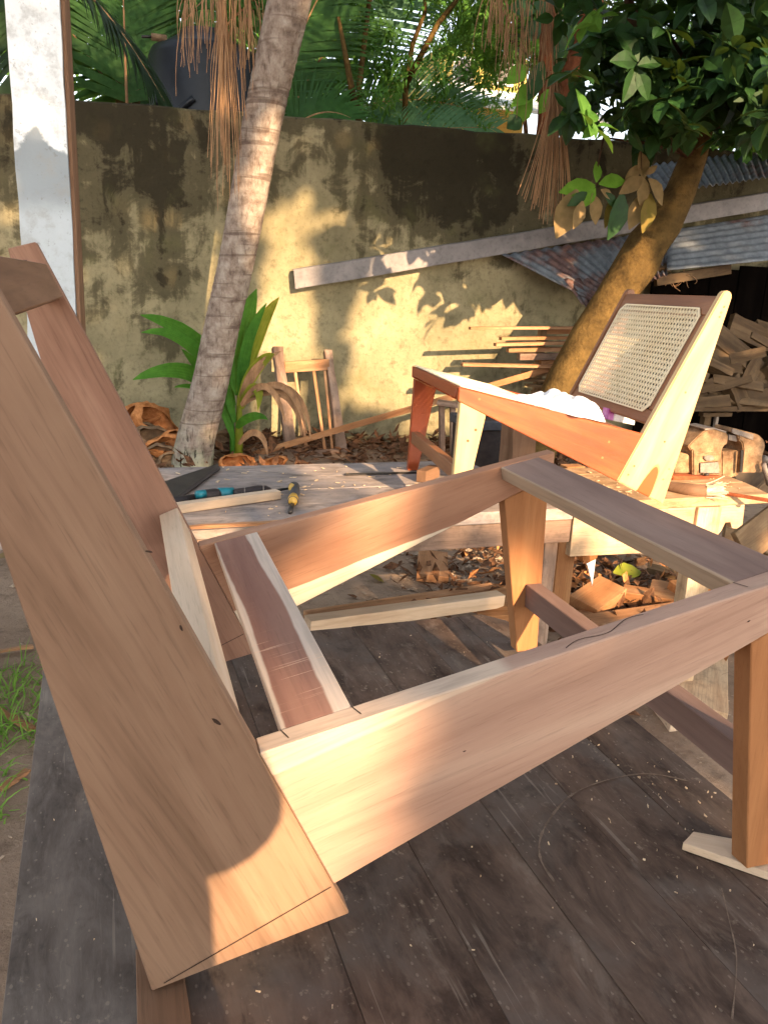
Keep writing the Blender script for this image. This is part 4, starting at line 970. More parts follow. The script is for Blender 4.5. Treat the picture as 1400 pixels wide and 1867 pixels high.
# the drooping spray in front: each leaf its own piece
def one_leaf(px, py, qx, qy, Y, w, mat, curl=.15, nrm=None):
    a, b = at(px, py, Y), at(qx, qy, Y - random.uniform(-.01, .03)); d = b - a
    V, F = leaf_verts(a, d, nrm or Vector((random.uniform(-.25, .35), -1, random.uniform(.0, .5))), d.length * 1.08, d.length * (.42 + w * 2), curl)
    mesh_obj('leaf', [ol(v, tr) for v in V], F, M[mat], tr, True)
for a in ((1087, 332, 1090, 295, 'leaf_lime', .045), (1085, 338, 1028, 345, 'leaf_lime', .040), (1085, 342, 1064, 374, 'leaf_lime', .05), (1092, 335, 1140, 325, 'leaf_lime', .035), (1070, 350, 1040, 372, 'leaf', .03),
          (1080, 352, 1090, 405, 'leaf_dry', .05), (1062, 366, 1050, 412, 'leaf_dry', .05), (1052, 345, 1020, 425, 'leaf_dry', .06), (1095, 345, 1118, 360, 'leaf_dry', .04), (1112, 362, 1108, 412, 'leaf_yellow', .04), (1135, 350, 1118, 430, 'leaf', .06), (1100, 350, 1128, 378, 'leaf', .03),
          (1166, 276, 1178, 322, 'leaf_dry', .055), (1176, 318, 1198, 302, 'leaf_dry', .03), (1172, 322, 1135, 348, 'leaf_dry', .045), (1172, 322, 1172, 372, 'leaf_dry', .075), (1182, 325, 1212, 368, 'leaf_dry', .06), (1172, 352, 1152, 412, 'leaf_dry', .06), (1185, 352, 1178, 418, 'leaf_yellow', .05), (1168, 300, 1142, 330, 'leaf_dry', .04)):
    one_leaf(*a[:4], 4.16 + random.uniform(-.04, .04), a[5] * 1.45, a[4])

def small_tree(name, label, poly, Y0, Y1, n, stems, mat='neem', L=.085, w=.03, barkm='dark_bark', per=(7, 12)):
    b = at(*stems[0][0]); root = thing(name, label, 'tree', Vector((b.x, b.y, G))); s = Soup()
    def sprig(p):
        d = rv(1) + Vector((0, -.3, -.2)); d.normalize()
        sd = d.cross(rv(1)).normalized(); q = p.copy(); k = random.randint(*per)
        for i in range(k):
            for sg in (-1, 1):
                V, F = leaf_verts(q, sd * sg + d * .6 + rv(.2), Vector((0, -.5, 1)) + rv(.4), L * random.uniform(.7, 1.2), w, .2, 2); s.add(V, F)
            q = q + d * L * .42 + Vector((0, 0, -.006)); d = (d + Vector((0, 0, -.06))).normalized()
    crown_px(n, poly, Y0, Y1, sprig); s.V = [ol(v, root) for v in s.V]
    tag(s.build('crown', M[mat], root), None, None, kind='stuff')
    for st_ in stems:
        P = [ol(at(*q), root) for q in st_]; tube('stem', P, [.035 * (1 - .6 * i / (len(P) - 1)) for i in range(len(P))], M[barkm], root, 8, .05)
small_tree('feathery_tree', 'feathery light green tree with a bare orange branch behind the wall', [(560, -160), (575, 80), (640, 190), (690, 225), (850, 238), (880, 185), (940, 170), (985, 150), (960, -160)], 7.2, 8.6, 560,
    [[(735, 300, 7.8), (740, 150, 7.7), (752, 80, 7.6), (775, 20, 7.6), (770, -100, 7.6)], [(652, 330, 7.3), (655, 150, 7.2), (672, 10, 7.2), (685, -100, 7.2)], [(735, 160, 7.7), (800, 40, 7.5), (880, -60, 7.4)], [(650, 210, 7.0), (630, 100, 7.0), (617, 30, 7.0)]], barkm='tree_bark')
small_tree('bushy_tree', 'mid green bushy tree standing behind the far houses gap', [(700, -300), (780, 60), (860, 95), (985, 110), (1120, 230), (1200, -300)], 9.5, 12, 420, [[(960, 260, 10.5), (950, 120, 10.5), (940, -100, 10.5)]], L=.15, w=.06)
small_tree('dense_tree', 'dense dark tree filling the view behind the water tank', [(-120, -300), (-60, 215), (330, 215), (560, 215), (640, -300)], 10, 13, 640, [[(300, 260, 11), (310, 100, 11), (330, -150, 11)]], 'neem', .20, .08)
small_tree('dense_tree', 'dense tree standing behind the leafy shed tree at right', [(1000, -300), (1010, 230), (1200, 285), (1700, 300), (1700, -300)], 7, 9.5, 900, [[(1250, 330, 8), (1240, 100, 8), (1230, -150, 8)]], 'leaf', .16, .07)

# big dark trunk behind the dry frond
bt = thing('forked_tree', 'thick red brown tree trunk rising behind the dry frond', 'tree', Vector((at(1000, 260, 6.6).x, 6.6, G)))
tube('trunk', [ol(p, bt) for p in (Vector((at(985, 300, 6.6).x, 6.6, G)), at(990, 320, 6.6), at(1000, 220, 6.6), at(1000, 120, 6.58), at(998, -60, 6.56))], [.14, .12, .10, .085, .07], M['red_bark'], bt, 14, .05)
tube('limb', [ol(p, bt) for p in (at(1000, 240, 6.6), at(1050, 120, 6.5), at(1075, 40, 6.45), at(1090, -120, 6.4))], [.10, .11, .10, .09], M['red_bark'], bt, 14, .05)
s = Soup()
for px, py, qx, qy in ((985, 40, 955, 70), (975, 20, 930, 10), (1020, 40, 1050, 90), (1015, 10, 1045, -20), (990, 110, 965, 180), (985, 150, 935, 190), (1010, 160, 985, 205), (960, 120, 925, 150), (1000, 30, 975, 0), (970, 180, 935, 225), (1030, 60, 1010, 110), (950, 215, 925, 232)):
    Yk = 6.35 + random.uniform(-.1, .1); a, b = at(px, py, Yk), at(qx, qy, Yk); V, F = leaf_verts(a, b - a, Vector((random.uniform(-.4, .4), -1, .3)), (b - a).length, .16, .12); mesh_obj('leaf', [ol(v, bt) for v in V], F, M['leaf_lime' if random.random() < .5 else 'leaf'], bt, True)

# ------------------------------------------------------------------ water tank and houses behind the wall
def tank():
    ctr = at(382, 120, 7.3); rad = .50; top = at(372, 62, 7.0).z; root = thing('water_tank', 'black ribbed plastic water tank standing behind the boundary wall', 'water tank', Vector((ctr.x, ctr.y + .2, G)))
    prof = [(0, G), (rad, G), (rad, .9), (rad, 1.5)]
    prof += [(rad, top - .1), (rad - .03, top - .03), (rad - .10, top), (.24, top + .10), (.22, top + .14), (0, top + .15)]
    n = 48; V = []; F = []
    for r, z in prof:
        for k in range(n): V.append(Vector((r * math.cos(2 * math.pi * k / n), r * math.sin(2 * math.pi * k / n), z - G)))
    for i in range(len(prof) - 1):
        for k in range(n): F.append((i * n + k, i * n + (k + 1) % n, (i + 1) * n + (k + 1) % n, (i + 1) * n + k))
    o = mesh_obj('body', V, F, M['tank'], root); 
    # raised oblique ribs
    for a0 in range(0, 360, 40):
        P = []
        for k in range(13):
            a = R_(a0 + k * 4.2); P.append(Vector(((rad + .006) * math.cos(a), (rad + .006) * math.sin(a), 1.70 - G + .36 * k / 12)))
        tube('rib', P, [.03] * 13, M['tank'], root, 6)
    pz = at(345, 72, 6.8); tube('inlet_pipe', [ol(at(304, 70, 7.45), root), ol(at(276, 66, 7.45), root)], [.03, .03], M['husk_grey'], root, 10); tube('inlet_pipe', [ol(at(278, 66, 7.45), root), ol(at(258, 66, 7.45), root)], [.012, .012], M['steel'], root, 8)
tank()
def house():
    root = thing('yellow_house', 'small yellow painted house with a bright metal roof beyond the trees', 'house', Vector((at(900, 180, 15).x, 15, G)))
    def q(px, py, Y): return ol(at(px, py, Y), root)
    a, b = at(800, 150, 15), at(960, 150, 15); zt = at(880, 95, 15).z; zm = at(880, 172, 15).z
    prism('wall', [ol(Vector((a.x, 15, G)), root), ol(Vector((b.x, 15, G)), root), ol(Vector((b.x, 15, zt)), root), ol(Vector((a.x, 15, zt)), root)], (0, 4, 0), (1, 0, 0), (0, 0, 1), M['yellow_wall'], root)
    prism('roof', [ol(Vector((a.x - .8, 11.5, zm - 1.0)), root), ol(Vector((b.x + .6, 11.5, zm - 1.0)), root), ol(Vector((b.x + .6, 14.9, zm - .05)), root), ol(Vector((a.x - .8, 14.9, zm - .05)), root)], (0, 0, .05), (1, 0, 0), (0, 1, 0), M['white_wall'], root)
    prism('fascia', [ol(Vector((a.x - .8, 14.88, zm - .02)), root), ol(Vector((b.x + .6, 14.88, zm - .02)), root), ol(Vector((b.x + .6, 14.88, zm + .08)), root), ol(Vector((a.x - .8, 14.88, zm + .08)), root)], (0, .08, 0), (1, 0, 0), (0, 0, 1), M['white_wall'], root)
    for px in (845, 918):
        w = at(px, 130, 14.99); f = prism('window', [ol(w + Vector((-.22, 0, -.25)), root), ol(w + Vector((.22, 0, -.25)), root), ol(w + Vector((.22, 0, .25)), root), ol(w + Vector((-.22, 0, .25)), root)], (0, -.04, 0), (1, 0, 0), (0, 0, 1), M['white_wall'], root)
        pn = prism('pane', [ol(w + Vector((-.17, -.045, -.2)), f), ol(w + Vector((.17, -.045, -.2)), f), ol(w + Vector((.17, -.045, .2)), f), ol(w + Vector((-.17, -.045, .2)), f)], (0, 0, .01), (1, 0, 0), (0, 1, 0), M['steel'], f)
house()

# ------------------------------------------------------------------ shed at right: channel, corrugated sheets, rafters
sh = thing('lean_to_shed', 'low lean-to shed with rusty corrugated roof sheets over a dark timber store', 'shed', Vector((3.2, 4.2, G)))
def shl(p): return ol(p, sh)
gm = thing('metal_channel', 'long grey metal channel sloping up from the wall along the shed roof', 'channel', on_wall(535, 510, .09))
def gutter():
    p = [on_wall(535, 492, .09), on_wall(1450, 343, .12)]; q = [on_wall(538, 526, .09), on_wall(1450, 372, .12)]
    n = Vector((0, -1, -.1)).normalized(); V = []; F = []; N = 24
    for i in range(N + 1):
        u = i / N; a = p[0].lerp(p[1], u); b = q[0].lerp(q[1], u); j = random.uniform(-.002, .002)
        prof = [a - n * .06, a - n * .004 + Vector((0, 0, .004)), a + n * .006, b + n * .006, b - n * .05]
        V += [ol(v + Vector((0, 0, j)), gm) for v in prof] + [ol(v + Vector((0, .003, j - .003)), gm) for v in prof]
    for i in range(N):
        for k in range(4):
            F.append((i * 10 + k, i * 10 + k + 1, i * 10 + 11 + k, i * 10 + 10 + k)); F.append((i * 10 + 5 + k, i * 10 + 15 + k, i * 10 + 16 + k, i * 10 + 6 + k))
    F += [(k, k + 1, k + 6, k + 5) for k in range(4)]
    mesh_obj('channel_body', V, F, M['gutter'], gm, False)
gutter()
def sheet(name, c00, c10, c11, c01, waves, amp, mat, nu=None, ragged=0.0, root=sh, along='u', thick=.004):
    """corrugated sheet; corrugation runs across u (ridges along v) or across v"""
    nu = waves * 8 if along == 'u' else 24; nv = 10 if along == 'u' else waves * 8
    nrm = (c10 - c00).cross(c01 - c00).normalized(); V = []; F = []
    rag = [random.uniform(-ragged, ragged) for _ in range(nu + 1)]
    for i in range(nu + 1):
        for j in range(nv + 1):
            u, v = i / nu, j / nv; p = c00.lerp(c10, u).lerp(c01.lerp(c11, u), v)
            ph = (u if along == 'u' else v) * waves * 2 * math.pi
            if j == 0: p = p + (c01 - c00).normalized() * rag[i]
            V.append(shl(p + nrm * amp * math.sin(ph)))
    k = len(V); V += [v - nrm * thick for v in V]; w = nv + 1
    for i in range(nu):
        for j in range(nv):
            a, b, c, d = i * w + j, i * w + j + 1, (i + 1) * w + j + 1, (i + 1) * w + j; F += [(a, b, c, d), (k + a, k + d, k + c, k + b)]
        F += [(i * w, (i + 1) * w, k + (i + 1) * w, k + i * w), (i * w + nv, k + i * w + nv, k + (i + 1) * w + nv, (i + 1) * w + nv)]
    F += [(j, k + j, k + j + 1, j + 1) for j in range(nv)]
    return mesh_obj(name, V, F, mat, root, True)
# main sheets fall towards the viewer from the channel line; ragged rusty cut end at left
def ow(px, py, off): return on_wall(px, py, off)
sheet('roof_sheet', ow(1085, 552, .62), ow(1215, 500, .68), ow(1215, 418, .16), ow(915, 464, .14), 16, .010, M['roof_rusty'], ragged=.012)
sheet('roof_sheet', ow(1062, 556, .60), ow(1120, 575, .62), ow(1150, 505, .50), ow(1028, 508, .44), 6, .008, M['roof_rusty'], ragged=.02)
sheet('roof_sheet', ow(1216, 492, .70), ow(1520, 462, .80), ow(1520, 372, .18), ow(1216, 420, .165), 7, .010, M['roof'], along='v')
sheet('roof_sheet', ow(1205, 350, .62), ow(1520, 305, .66), ow(1520, 258, .10), ow(1165, 302, .08), 26, .010, M['roof'], ragged=.012)
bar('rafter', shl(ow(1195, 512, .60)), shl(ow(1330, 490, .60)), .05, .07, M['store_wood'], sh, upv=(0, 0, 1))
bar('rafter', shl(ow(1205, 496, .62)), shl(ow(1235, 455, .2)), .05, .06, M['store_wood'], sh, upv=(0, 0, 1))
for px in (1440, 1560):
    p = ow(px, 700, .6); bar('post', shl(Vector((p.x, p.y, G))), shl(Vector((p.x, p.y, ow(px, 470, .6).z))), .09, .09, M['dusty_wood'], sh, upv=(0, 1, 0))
# added black boards stand in for the shade at the store's back and end
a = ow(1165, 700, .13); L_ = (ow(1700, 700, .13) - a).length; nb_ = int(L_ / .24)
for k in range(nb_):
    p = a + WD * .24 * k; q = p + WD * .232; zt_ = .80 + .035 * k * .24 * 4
    prism('shade_board', [shl(Vector((p.x, p.y, G))), shl(Vector((q.x, q.y, G))), shl(Vector((q.x, q.y, min(zt_, 1.02)))), shl(Vector((p.x, p.y, min(zt_, 1.02))))], WNRM * -.02, (0, 0, 1), WD, M['shade_black'], sh)
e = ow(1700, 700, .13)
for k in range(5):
    p = e + WNRM * .24 * k; prism('shade_board', [shl(Vector((p.x, p.y, G))), shl(Vector((p.x, p.y, G)) + WNRM * .23), shl(Vector((p.x, p.y, 1.1)) + WNRM * .23), shl(Vector((p.x, p.y, 1.1)))], WD * .02, (0, 0, 1), WNRM, M['shade_black'], sh)
s = Soup()
for k in range(26):
    a = on_wall(1165 + random.uniform(0, 90), 495 + random.uniform(-8, 8), .60); b = a + Vector((random.gauss(0, .05), random.gauss(0, .03), -random.uniform(.03, .12))); m_ = (a + b) / 2 + rv(.03); V, F = tube_data(bez(a, m_, b, 7), [.0022] * 7, 4); s.add([shl(v) for v in V], F)
s.build('hanging_twigs', M['straw'], sh)

# timber store: shelf with heap of offcuts
shelf = thing('timber_shelf', 'rough shelf under the shed roof holding a heap of offcuts', 'shelf', Vector((at(1380, 745, 4.20).x, 4.25, G)))
sz = at(1350, 742, 4.15).z
for k, Yk in enumerate((4.15, 4.34, 4.53)):
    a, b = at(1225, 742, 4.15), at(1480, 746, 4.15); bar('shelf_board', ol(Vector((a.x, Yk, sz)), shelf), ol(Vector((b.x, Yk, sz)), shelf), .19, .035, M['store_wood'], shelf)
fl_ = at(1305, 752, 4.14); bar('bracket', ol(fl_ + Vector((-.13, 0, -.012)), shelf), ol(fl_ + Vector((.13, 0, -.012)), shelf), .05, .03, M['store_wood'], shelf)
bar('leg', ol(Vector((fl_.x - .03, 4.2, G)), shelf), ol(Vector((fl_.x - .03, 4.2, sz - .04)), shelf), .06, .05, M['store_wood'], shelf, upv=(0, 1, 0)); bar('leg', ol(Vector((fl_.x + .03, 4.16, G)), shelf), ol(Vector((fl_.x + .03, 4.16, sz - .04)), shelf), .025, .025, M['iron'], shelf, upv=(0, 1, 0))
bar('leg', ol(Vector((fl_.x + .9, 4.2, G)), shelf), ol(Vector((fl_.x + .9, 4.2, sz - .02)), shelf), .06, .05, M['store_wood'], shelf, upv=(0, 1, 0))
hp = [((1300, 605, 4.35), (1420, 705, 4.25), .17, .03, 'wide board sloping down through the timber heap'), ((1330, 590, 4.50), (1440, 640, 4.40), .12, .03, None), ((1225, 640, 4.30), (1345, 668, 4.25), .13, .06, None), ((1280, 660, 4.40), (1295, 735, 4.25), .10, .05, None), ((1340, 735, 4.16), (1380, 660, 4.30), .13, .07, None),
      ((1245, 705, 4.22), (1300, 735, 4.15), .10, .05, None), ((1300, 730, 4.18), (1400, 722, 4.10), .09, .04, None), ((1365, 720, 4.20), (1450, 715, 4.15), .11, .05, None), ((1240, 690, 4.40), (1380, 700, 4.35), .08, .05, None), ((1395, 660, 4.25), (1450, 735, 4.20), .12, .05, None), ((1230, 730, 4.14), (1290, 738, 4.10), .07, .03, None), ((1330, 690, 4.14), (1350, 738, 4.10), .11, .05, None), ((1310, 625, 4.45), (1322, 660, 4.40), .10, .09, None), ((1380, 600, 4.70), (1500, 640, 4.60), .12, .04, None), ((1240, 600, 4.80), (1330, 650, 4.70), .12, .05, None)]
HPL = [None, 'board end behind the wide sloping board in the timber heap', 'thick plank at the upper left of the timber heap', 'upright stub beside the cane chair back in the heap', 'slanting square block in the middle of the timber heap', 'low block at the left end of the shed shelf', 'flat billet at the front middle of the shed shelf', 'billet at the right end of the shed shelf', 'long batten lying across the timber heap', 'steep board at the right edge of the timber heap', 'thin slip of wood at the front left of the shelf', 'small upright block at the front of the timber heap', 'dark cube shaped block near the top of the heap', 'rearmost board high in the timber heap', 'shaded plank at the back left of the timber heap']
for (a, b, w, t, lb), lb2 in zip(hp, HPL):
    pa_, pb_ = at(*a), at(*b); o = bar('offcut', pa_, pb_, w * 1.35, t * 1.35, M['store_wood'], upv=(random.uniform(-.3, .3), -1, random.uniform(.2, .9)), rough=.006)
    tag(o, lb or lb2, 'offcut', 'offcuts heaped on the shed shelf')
SC = ['sliver of wood tucked %s of the timber heap' % w for w in ('at the far left foot', 'in the lower left', 'below the wide board', 'against the square block', 'in the lower middle', 'at the right foot', 'high on the right', 'across the top left', 'in the shaded middle', 'at the front edge left', 'at the front edge middle', 'at the front edge right')]
for lb, (a, b) in zip(SC, (((1232, 715), (1300, 700)), ((1240, 672), (1290, 690)), ((1300, 690), (1390, 706)), ((1330, 655), (1395, 640)), ((1290, 712), (1370, 690)), ((1380, 725), (1450, 700)), ((1370, 610), (1450, 655)), ((1225, 655), (1300, 628)), ((1265, 645), (1335, 680)), ((1245, 738), (1330, 730)), ((1310, 726), (1400, 738)), ((1385, 738), (1460, 728)))):
    o = bar('wood_sliver', at(*a, 4.12), at(*b, 4.02), random.uniform(.05, .09), .02, M['store_wood'], upv=(0, -1, random.uniform(.1, .8)), rough=.004); tag(o, lb, 'wood scrap', 'slivers in the timber heap')

# loose boards lower right, beyond the vise
for a, b, w, lb in (((1340, 880, 2.1), (1385, 850, 2.2), .15, 'flat pale board piece behind the vise'), ((1385, 905, 2.0), (1440, 850, 2.1), .07, 'narrow grey board standing right of the vise'), ((1350, 1000, 1.9), (1440, 930, 2.0), .14, 'wide board leaning at the right edge below the bench'), ((1320, 965, 2.3), (1420, 1000, 2.2), .10, 'dark board piece on the heap below the bench end')):
    o = bar('board', at(*a), at(*b), w, .025, M['dusty_wood'], upv=(0.1, -1, .5)); tag(o, lb, 'board')

# lumber stacked along the wall behind the trunk
lum = [((856, 598), (1070, 597), 4.85, .02, .05, 'rough_wood', 'long thin board on top of the stacked lumber by the wall'), ((985, 604), (1080, 602), 4.9, .04, .06, 'rough_wood2', None), ((912, 617), (1075, 614), 4.8, .022, .07, 'rough_wood2', None), ((902, 628), (1075, 622), 4.78, .022, .07, 'rough_wood', None), ((925, 638), (1070, 634), 4.82, .03, .07, 'rough_wood', None),
       ((945, 650), (1065, 648), 4.78, .045, .08, 'old_wood', None), ((842, 664), (965, 668), 4.75, .022, .07, 'rough_wood', 'single plank jutting out left from the lumber stack'), ((952, 680), (1060, 686), 4.8, .03, .07, 'dusty_wood', None), ((955, 692), (1050, 698), 4.78, .02, .08, 'dusty_wood', None), ((960, 702), (1050, 708), 4.76, .02, .08, 'dusty_wood', None), ((1000, 672), (1070, 668), 4.7, .035, .06, 'rough_wood', None), ((970, 716), (1060, 720), 4.8, .03, .08, 'dusty_wood', None), ((985, 660), (1080, 655), 4.76, .03, .07, 'rough_wood2', None), ((930, 730), (1060, 738), 4.85, .04, .1, 'dusty_wood', None)]
ORD = 'first second third fourth fifth sixth seventh eighth ninth tenth eleventh twelfth thirteenth fourteenth'.split(); rank = {id(q): ORD[k] for k, q in enumerate(sorted(lum, key=lambda q: q[0][1]))}
for lu in lum:
    (x0_, y0_), (x1_, y1_), Y, h, w, mt, lb = lu
    a, b = at(x0_, y0_, Y), at(x1_ + 60, y1_, Y - .15); o = bar('board', a, b, w, h, M[mt], rough=0); tag(o, lb or 'rough sawn board, %s from the top of the lumber stack by the wall' % rank[id(lu)], 'board', 'boards stacked behind the ochre trunk')
rk = thing('lumber_rack', 'low timber rack carrying the stacked boards by the wall', 'rack', Vector((at(1000, 740, 4.8).x, 4.8, G)))
for px in (985, 1060):
    p = at(px, 740, 4.8); bar('post', ol(Vector((p.x, 4.88, G)), rk), ol(Vector((p.x, 4.88, at(px, 600, 4.9).z)), rk), .05, .05, M['dusty_wood'], rk, upv=(0, 1, 0))
for py in (655, 690, 724, 745):
    a, b = at(975, py + 8, 4.82), at(1090, py + 8, 4.8); bar('bearer', ol(a, rk), ol(b, rk), .06, .018, M['dusty_wood'], rk)
o = bar('long_lath', at(450, 832, 5.15), at(1078, 650, 4.55), .045, .022, M['rough_wood2'], upv=(0, -1, .3)); tag(o, 'long thin lath slanting from the ground to the lumber stack', 'lath')

# old chair back leaning on the wall
ob = thing('old_chair_back', 'weathered old chair back frame leaning against the sunlit wall', 'chair frame', at(575, 850, 5.3))
def lf(px, py, Y): return ol(at(px, py, Y), ob)
bar('post', lf(537, 862, 5.10), lf(505, 634, 5.48), .082, .05, M['old_wood'], ob, upv=(0, -1, 0), rough=.006, w1=.072); bar('post', lf(629, 862, 5.05), lf(597, 640, 5.42), .072, .05, M['old_wood'], ob, upv=(0, -1, 0), rough=.008, w1=.058)
bar('top_rail', lf(519, 669, 5.41), lf(600, 664, 5.36), .08, .03, M['rough_wood'], ob, upv=(0, -1, 0)); bar('bottom_rail', lf(539, 831, 5.10), lf(618, 825, 5.06), .062, .03, M['old_wood'], ob, upv=(0, -1, 0))
bar('slat', lf(560, 828, 5.12), lf(538, 678, 5.40), .022, .014, M['rough_wood'], ob, upv=(0, -1, 0)); bar('slat', lf(593, 826, 5.10), lf(572, 676, 5.38), .022, .014, M['rough_wood'], ob, upv=(0, -1, 0)); bar('slat', lf(606, 824, 5.11), lf(592, 676, 5.37), .018, .014, M['rough_wood'], ob, upv=(0, -1, 0))
# low stool frame seen between the cane chair legs
ob = thing('old_stool', 'old wooden stool frame by the wall seen between the cane chair legs', 'stool', at(815, 850, 4.6))
for px, y0_ in ((806, 735), (826, 738)): bar('leg', lf(px, 862, 4.6), lf(px - 1, y0_, 4.6), .035, .035, M['old_wood'], ob, upv=(0, -1, 0))
bar('seat_board', lf(798, 733, 4.6), lf(850, 741, 4.5), .10, .03, M['old_wood'], ob)
bk_ = thing('dark_crate', 'dark plastic crate behind the cane chair near leg', 'crate', Vector((at(905, 800, 3.2).x, 3.2, G)))
a, b = at(872, 790, 3.2), at(925, 790, 3.2); zt = at(900, 768, 3.2).z
prism('box', [ol(Vector((a.x, 3.2, G)), bk_), ol(Vector((b.x, 3.2, G)), bk_), ol(Vector((b.x + .02, 3.2, zt)), bk_), ol(Vector((a.x - .02, 3.2, zt)), bk_)], (0, .3, 0), (1, 0, 0), (0, 0, 1), M['blacktape'], bk_, bevel=.008)
prism('rim', [ol(Vector((a.x - .03, 3.185, zt - .05)), bk_), ol(Vector((b.x + .03, 3.185, zt - .05)), bk_), ol(Vector((b.x + .03, 3.185, zt)), bk_), ol(Vector((a.x - .03, 3.185, zt)), bk_)], (0, .33, 0), (1, 0, 0), (0, 0, 1), M['greyrub'], bk_, bevel=.006)
o = bar('stump', Vector((at(945, 800, 3.0).x, 3.0, G)), Vector((at(945, 800, 3.0).x, 3.0, at(945, 775, 3.0).z)), .13, .13, M['backrail'], upv=(0, 1, 0), rough=.006); tag(o, 'squat timber block standing behind the cane chair rail', 'block')

# ------------------------------------------------------------------ coconut seedling
sd_ = thing('coconut_seedling', 'young coconut seedling with broad green leaves beside the leaning trunk', 'plant', at(430, 836, 4.95))
def blade(P, w, mat, fold=.25, nrm=Vector((0, -1, .4))):
    C = []
    P = [at(*p) for p in P]
    n = 12; C = [P[0] * (1 - t) ** 3 + P[1] * 3 * t * (1 - t) ** 2 + P[2] * 3 * t * t * (1 - t) + P[3] * t ** 3 for t in [i / n for i in range(n + 1)]]
    V = []; F = []
    for i, c in enumerate(C):
        u = i / n; t = (C[min(i + 1, n)] - C[max(i - 1, 0)]).normalized(); sdv = t.cross(nrm).normalized(); nn = sdv.cross(t); ww = w * (math.sin(math.pi * min(1, .08 + .92 * u)) ** .7) * .5 + .002
        for k in range(13):
            q = k / 6 - 1; V.append(c + sdv * ww * q + nn * (fold * abs(q) ** 1.5 * ww + (.035 * ww if k % 2 else 0)) + sdv * random.uniform(-.001, .001))
    for i in range(n):
        for k in range(12): F.append((13 * i + k, 13 * i + k + 1, 13 * i + 14 + k, 13 * i + 13 + k))
    mesh_obj('leaf', [ol(v, sd_) for v in V], F, M[mat], sd_, False)
B0 = (436, 720, 4.97)
blade([B0, (428, 660, 4.97), (440, 590, 4.97), (468, 526, 4.95)], .155, 'plant'); blade([B0, (450, 650, 4.96), (470, 590, 4.95), (509, 541, 4.9)], .105, 'plant_y'); blade([B0, (440, 650, 4.94), (455, 600, 4.93), (486, 552, 4.9)], .07, 'plant')
blade([(425, 740, 5.1), (390, 630, 5.15), (330, 590, 5.1), (256, 574, 5.0)], .11, 'plant'); blade([(425, 745, 5.1), (390, 660, 5.1), (330, 590, 5.05), (258, 606, 4.98)], .085, 'plant')
blade([(420, 760, 5.1), (370, 660, 5.1), (310, 665, 5.0), (242, 692, 4.9)], .11, 'plant'); blade([(422, 760, 5.1), (390, 700, 5.1), (350, 655, 5.1), (331, 636, 5.0)], .06, 'plant'); blade([(420, 770, 5.1), (380, 705, 5.05), (345, 698, 5.0), (318, 706, 4.95)], .035, 'plant')
blade([(436, 740, 4.95), (452, 680, 4.93), (480, 650, 4.9), (500, 645, 4.85)], .085, 'plant_y'); blade([(438, 735, 4.95), (450, 690, 4.93), (470, 660, 4.9), (512, 640, 4.85)], .06, 'straw'); blade([(440, 745, 4.93), (455, 700, 4.9), (480, 690, 4.86), (470, 748, 4.82)], .07, 'plant_y')
blade([(432, 780, 4.92), (440, 765, 4.88), (470, 750, 4.8), (488, 765, 4.75)], .06, 'plant'); blade([(425, 800, 4.95), (412, 760, 4.95), (405, 740, 4.95), (398, 715, 4.95)], .05, 'plant'); blade([(428, 770, 4.94), (420, 740, 4.94), (414, 715, 4.94), (412, 690, 4.94)], .05, 'plant')
for a in ([(440, 738, 4.92), (470, 690, 4.86), (500, 690, 4.8), (520, 770, 4.75)], [(440, 738, 4.92), (500, 680, 4.86), (535, 690, 4.8), (560, 790, 4.75)], [(440, 738, 4.92), (510, 675, 4.86), (560, 710, 4.8), (566, 800, 4.75)], [(440, 740, 4.92), (500, 690, 4.86), (545, 720, 4.8), (550, 795, 4.75)], [(436, 810, 4.9), (455, 780, 4.85), (480, 780, 4.8), (488, 830, 4.75)]): blade(a, .045, 'straw', .6)
rod('stem', [at(434, 850, 4.97), at(436, 790, 4.97), at(436, 720, 4.97)], [.03, .028, .014], M['plant_y'], sd_); rod('stem', [at(425, 850, 4.98), at(424, 800, 4.98), at(418, 700, 4.98)], [.022, .02, .008], M['plant'], sd_)

# ------------------------------------------------------------------ coconut husks and leaf litter
def husk(px, py, Y, r, mat, label, seed, flat=.55):
    random.seed(seed); c = at(px, py, Y); V = []; F = []; n, m = 14, 9; ax = rv(1).normalized(); q = Vector((0, 0, 1)).rotation_difference((Vector((random.uniform(-.7, .7), -1, random.uniform(-.1, .8)))).normalized())
    for sh_ in (1.0, .78):
        for j in range(m):
            ph = (j / (m - 1)) * math.pi * .56
            for i in range(n):
                a = 2 * math.pi * i / n; rr = r * sh_ * (1 + .10 * math.sin(3 * a + seed) + .06 * math.sin(5 * a + j) + (random.uniform(-.14, .14) if j > m - 3 else random.uniform(-.03, .03)))
                V.append(c + q @ Vector((rr * math.sin(ph) * math.cos(a) * 1.25, rr * math.sin(ph) * math.sin(a) * flat * 1.3, -rr * math.cos(ph))))
    for t in range(2):
        for j in range(m - 1):
            for i in range(n): F.append(tuple(t * n * m + x for x in (j * n + i, j * n + (i + 1) % n, (j + 1) * n + (i + 1) % n, (j + 1) * n + i)))
    e = (m - 1) * n
    for i in range(n): F.append((e + i, e + (i + 1) % n, n * m + e + (i + 1) % n, n * m + e + i))
    o = mesh_obj('coconut_husk', V, F, mat); tag(o, label, 'coconut husk', 'coconut husks piled by the trunk')
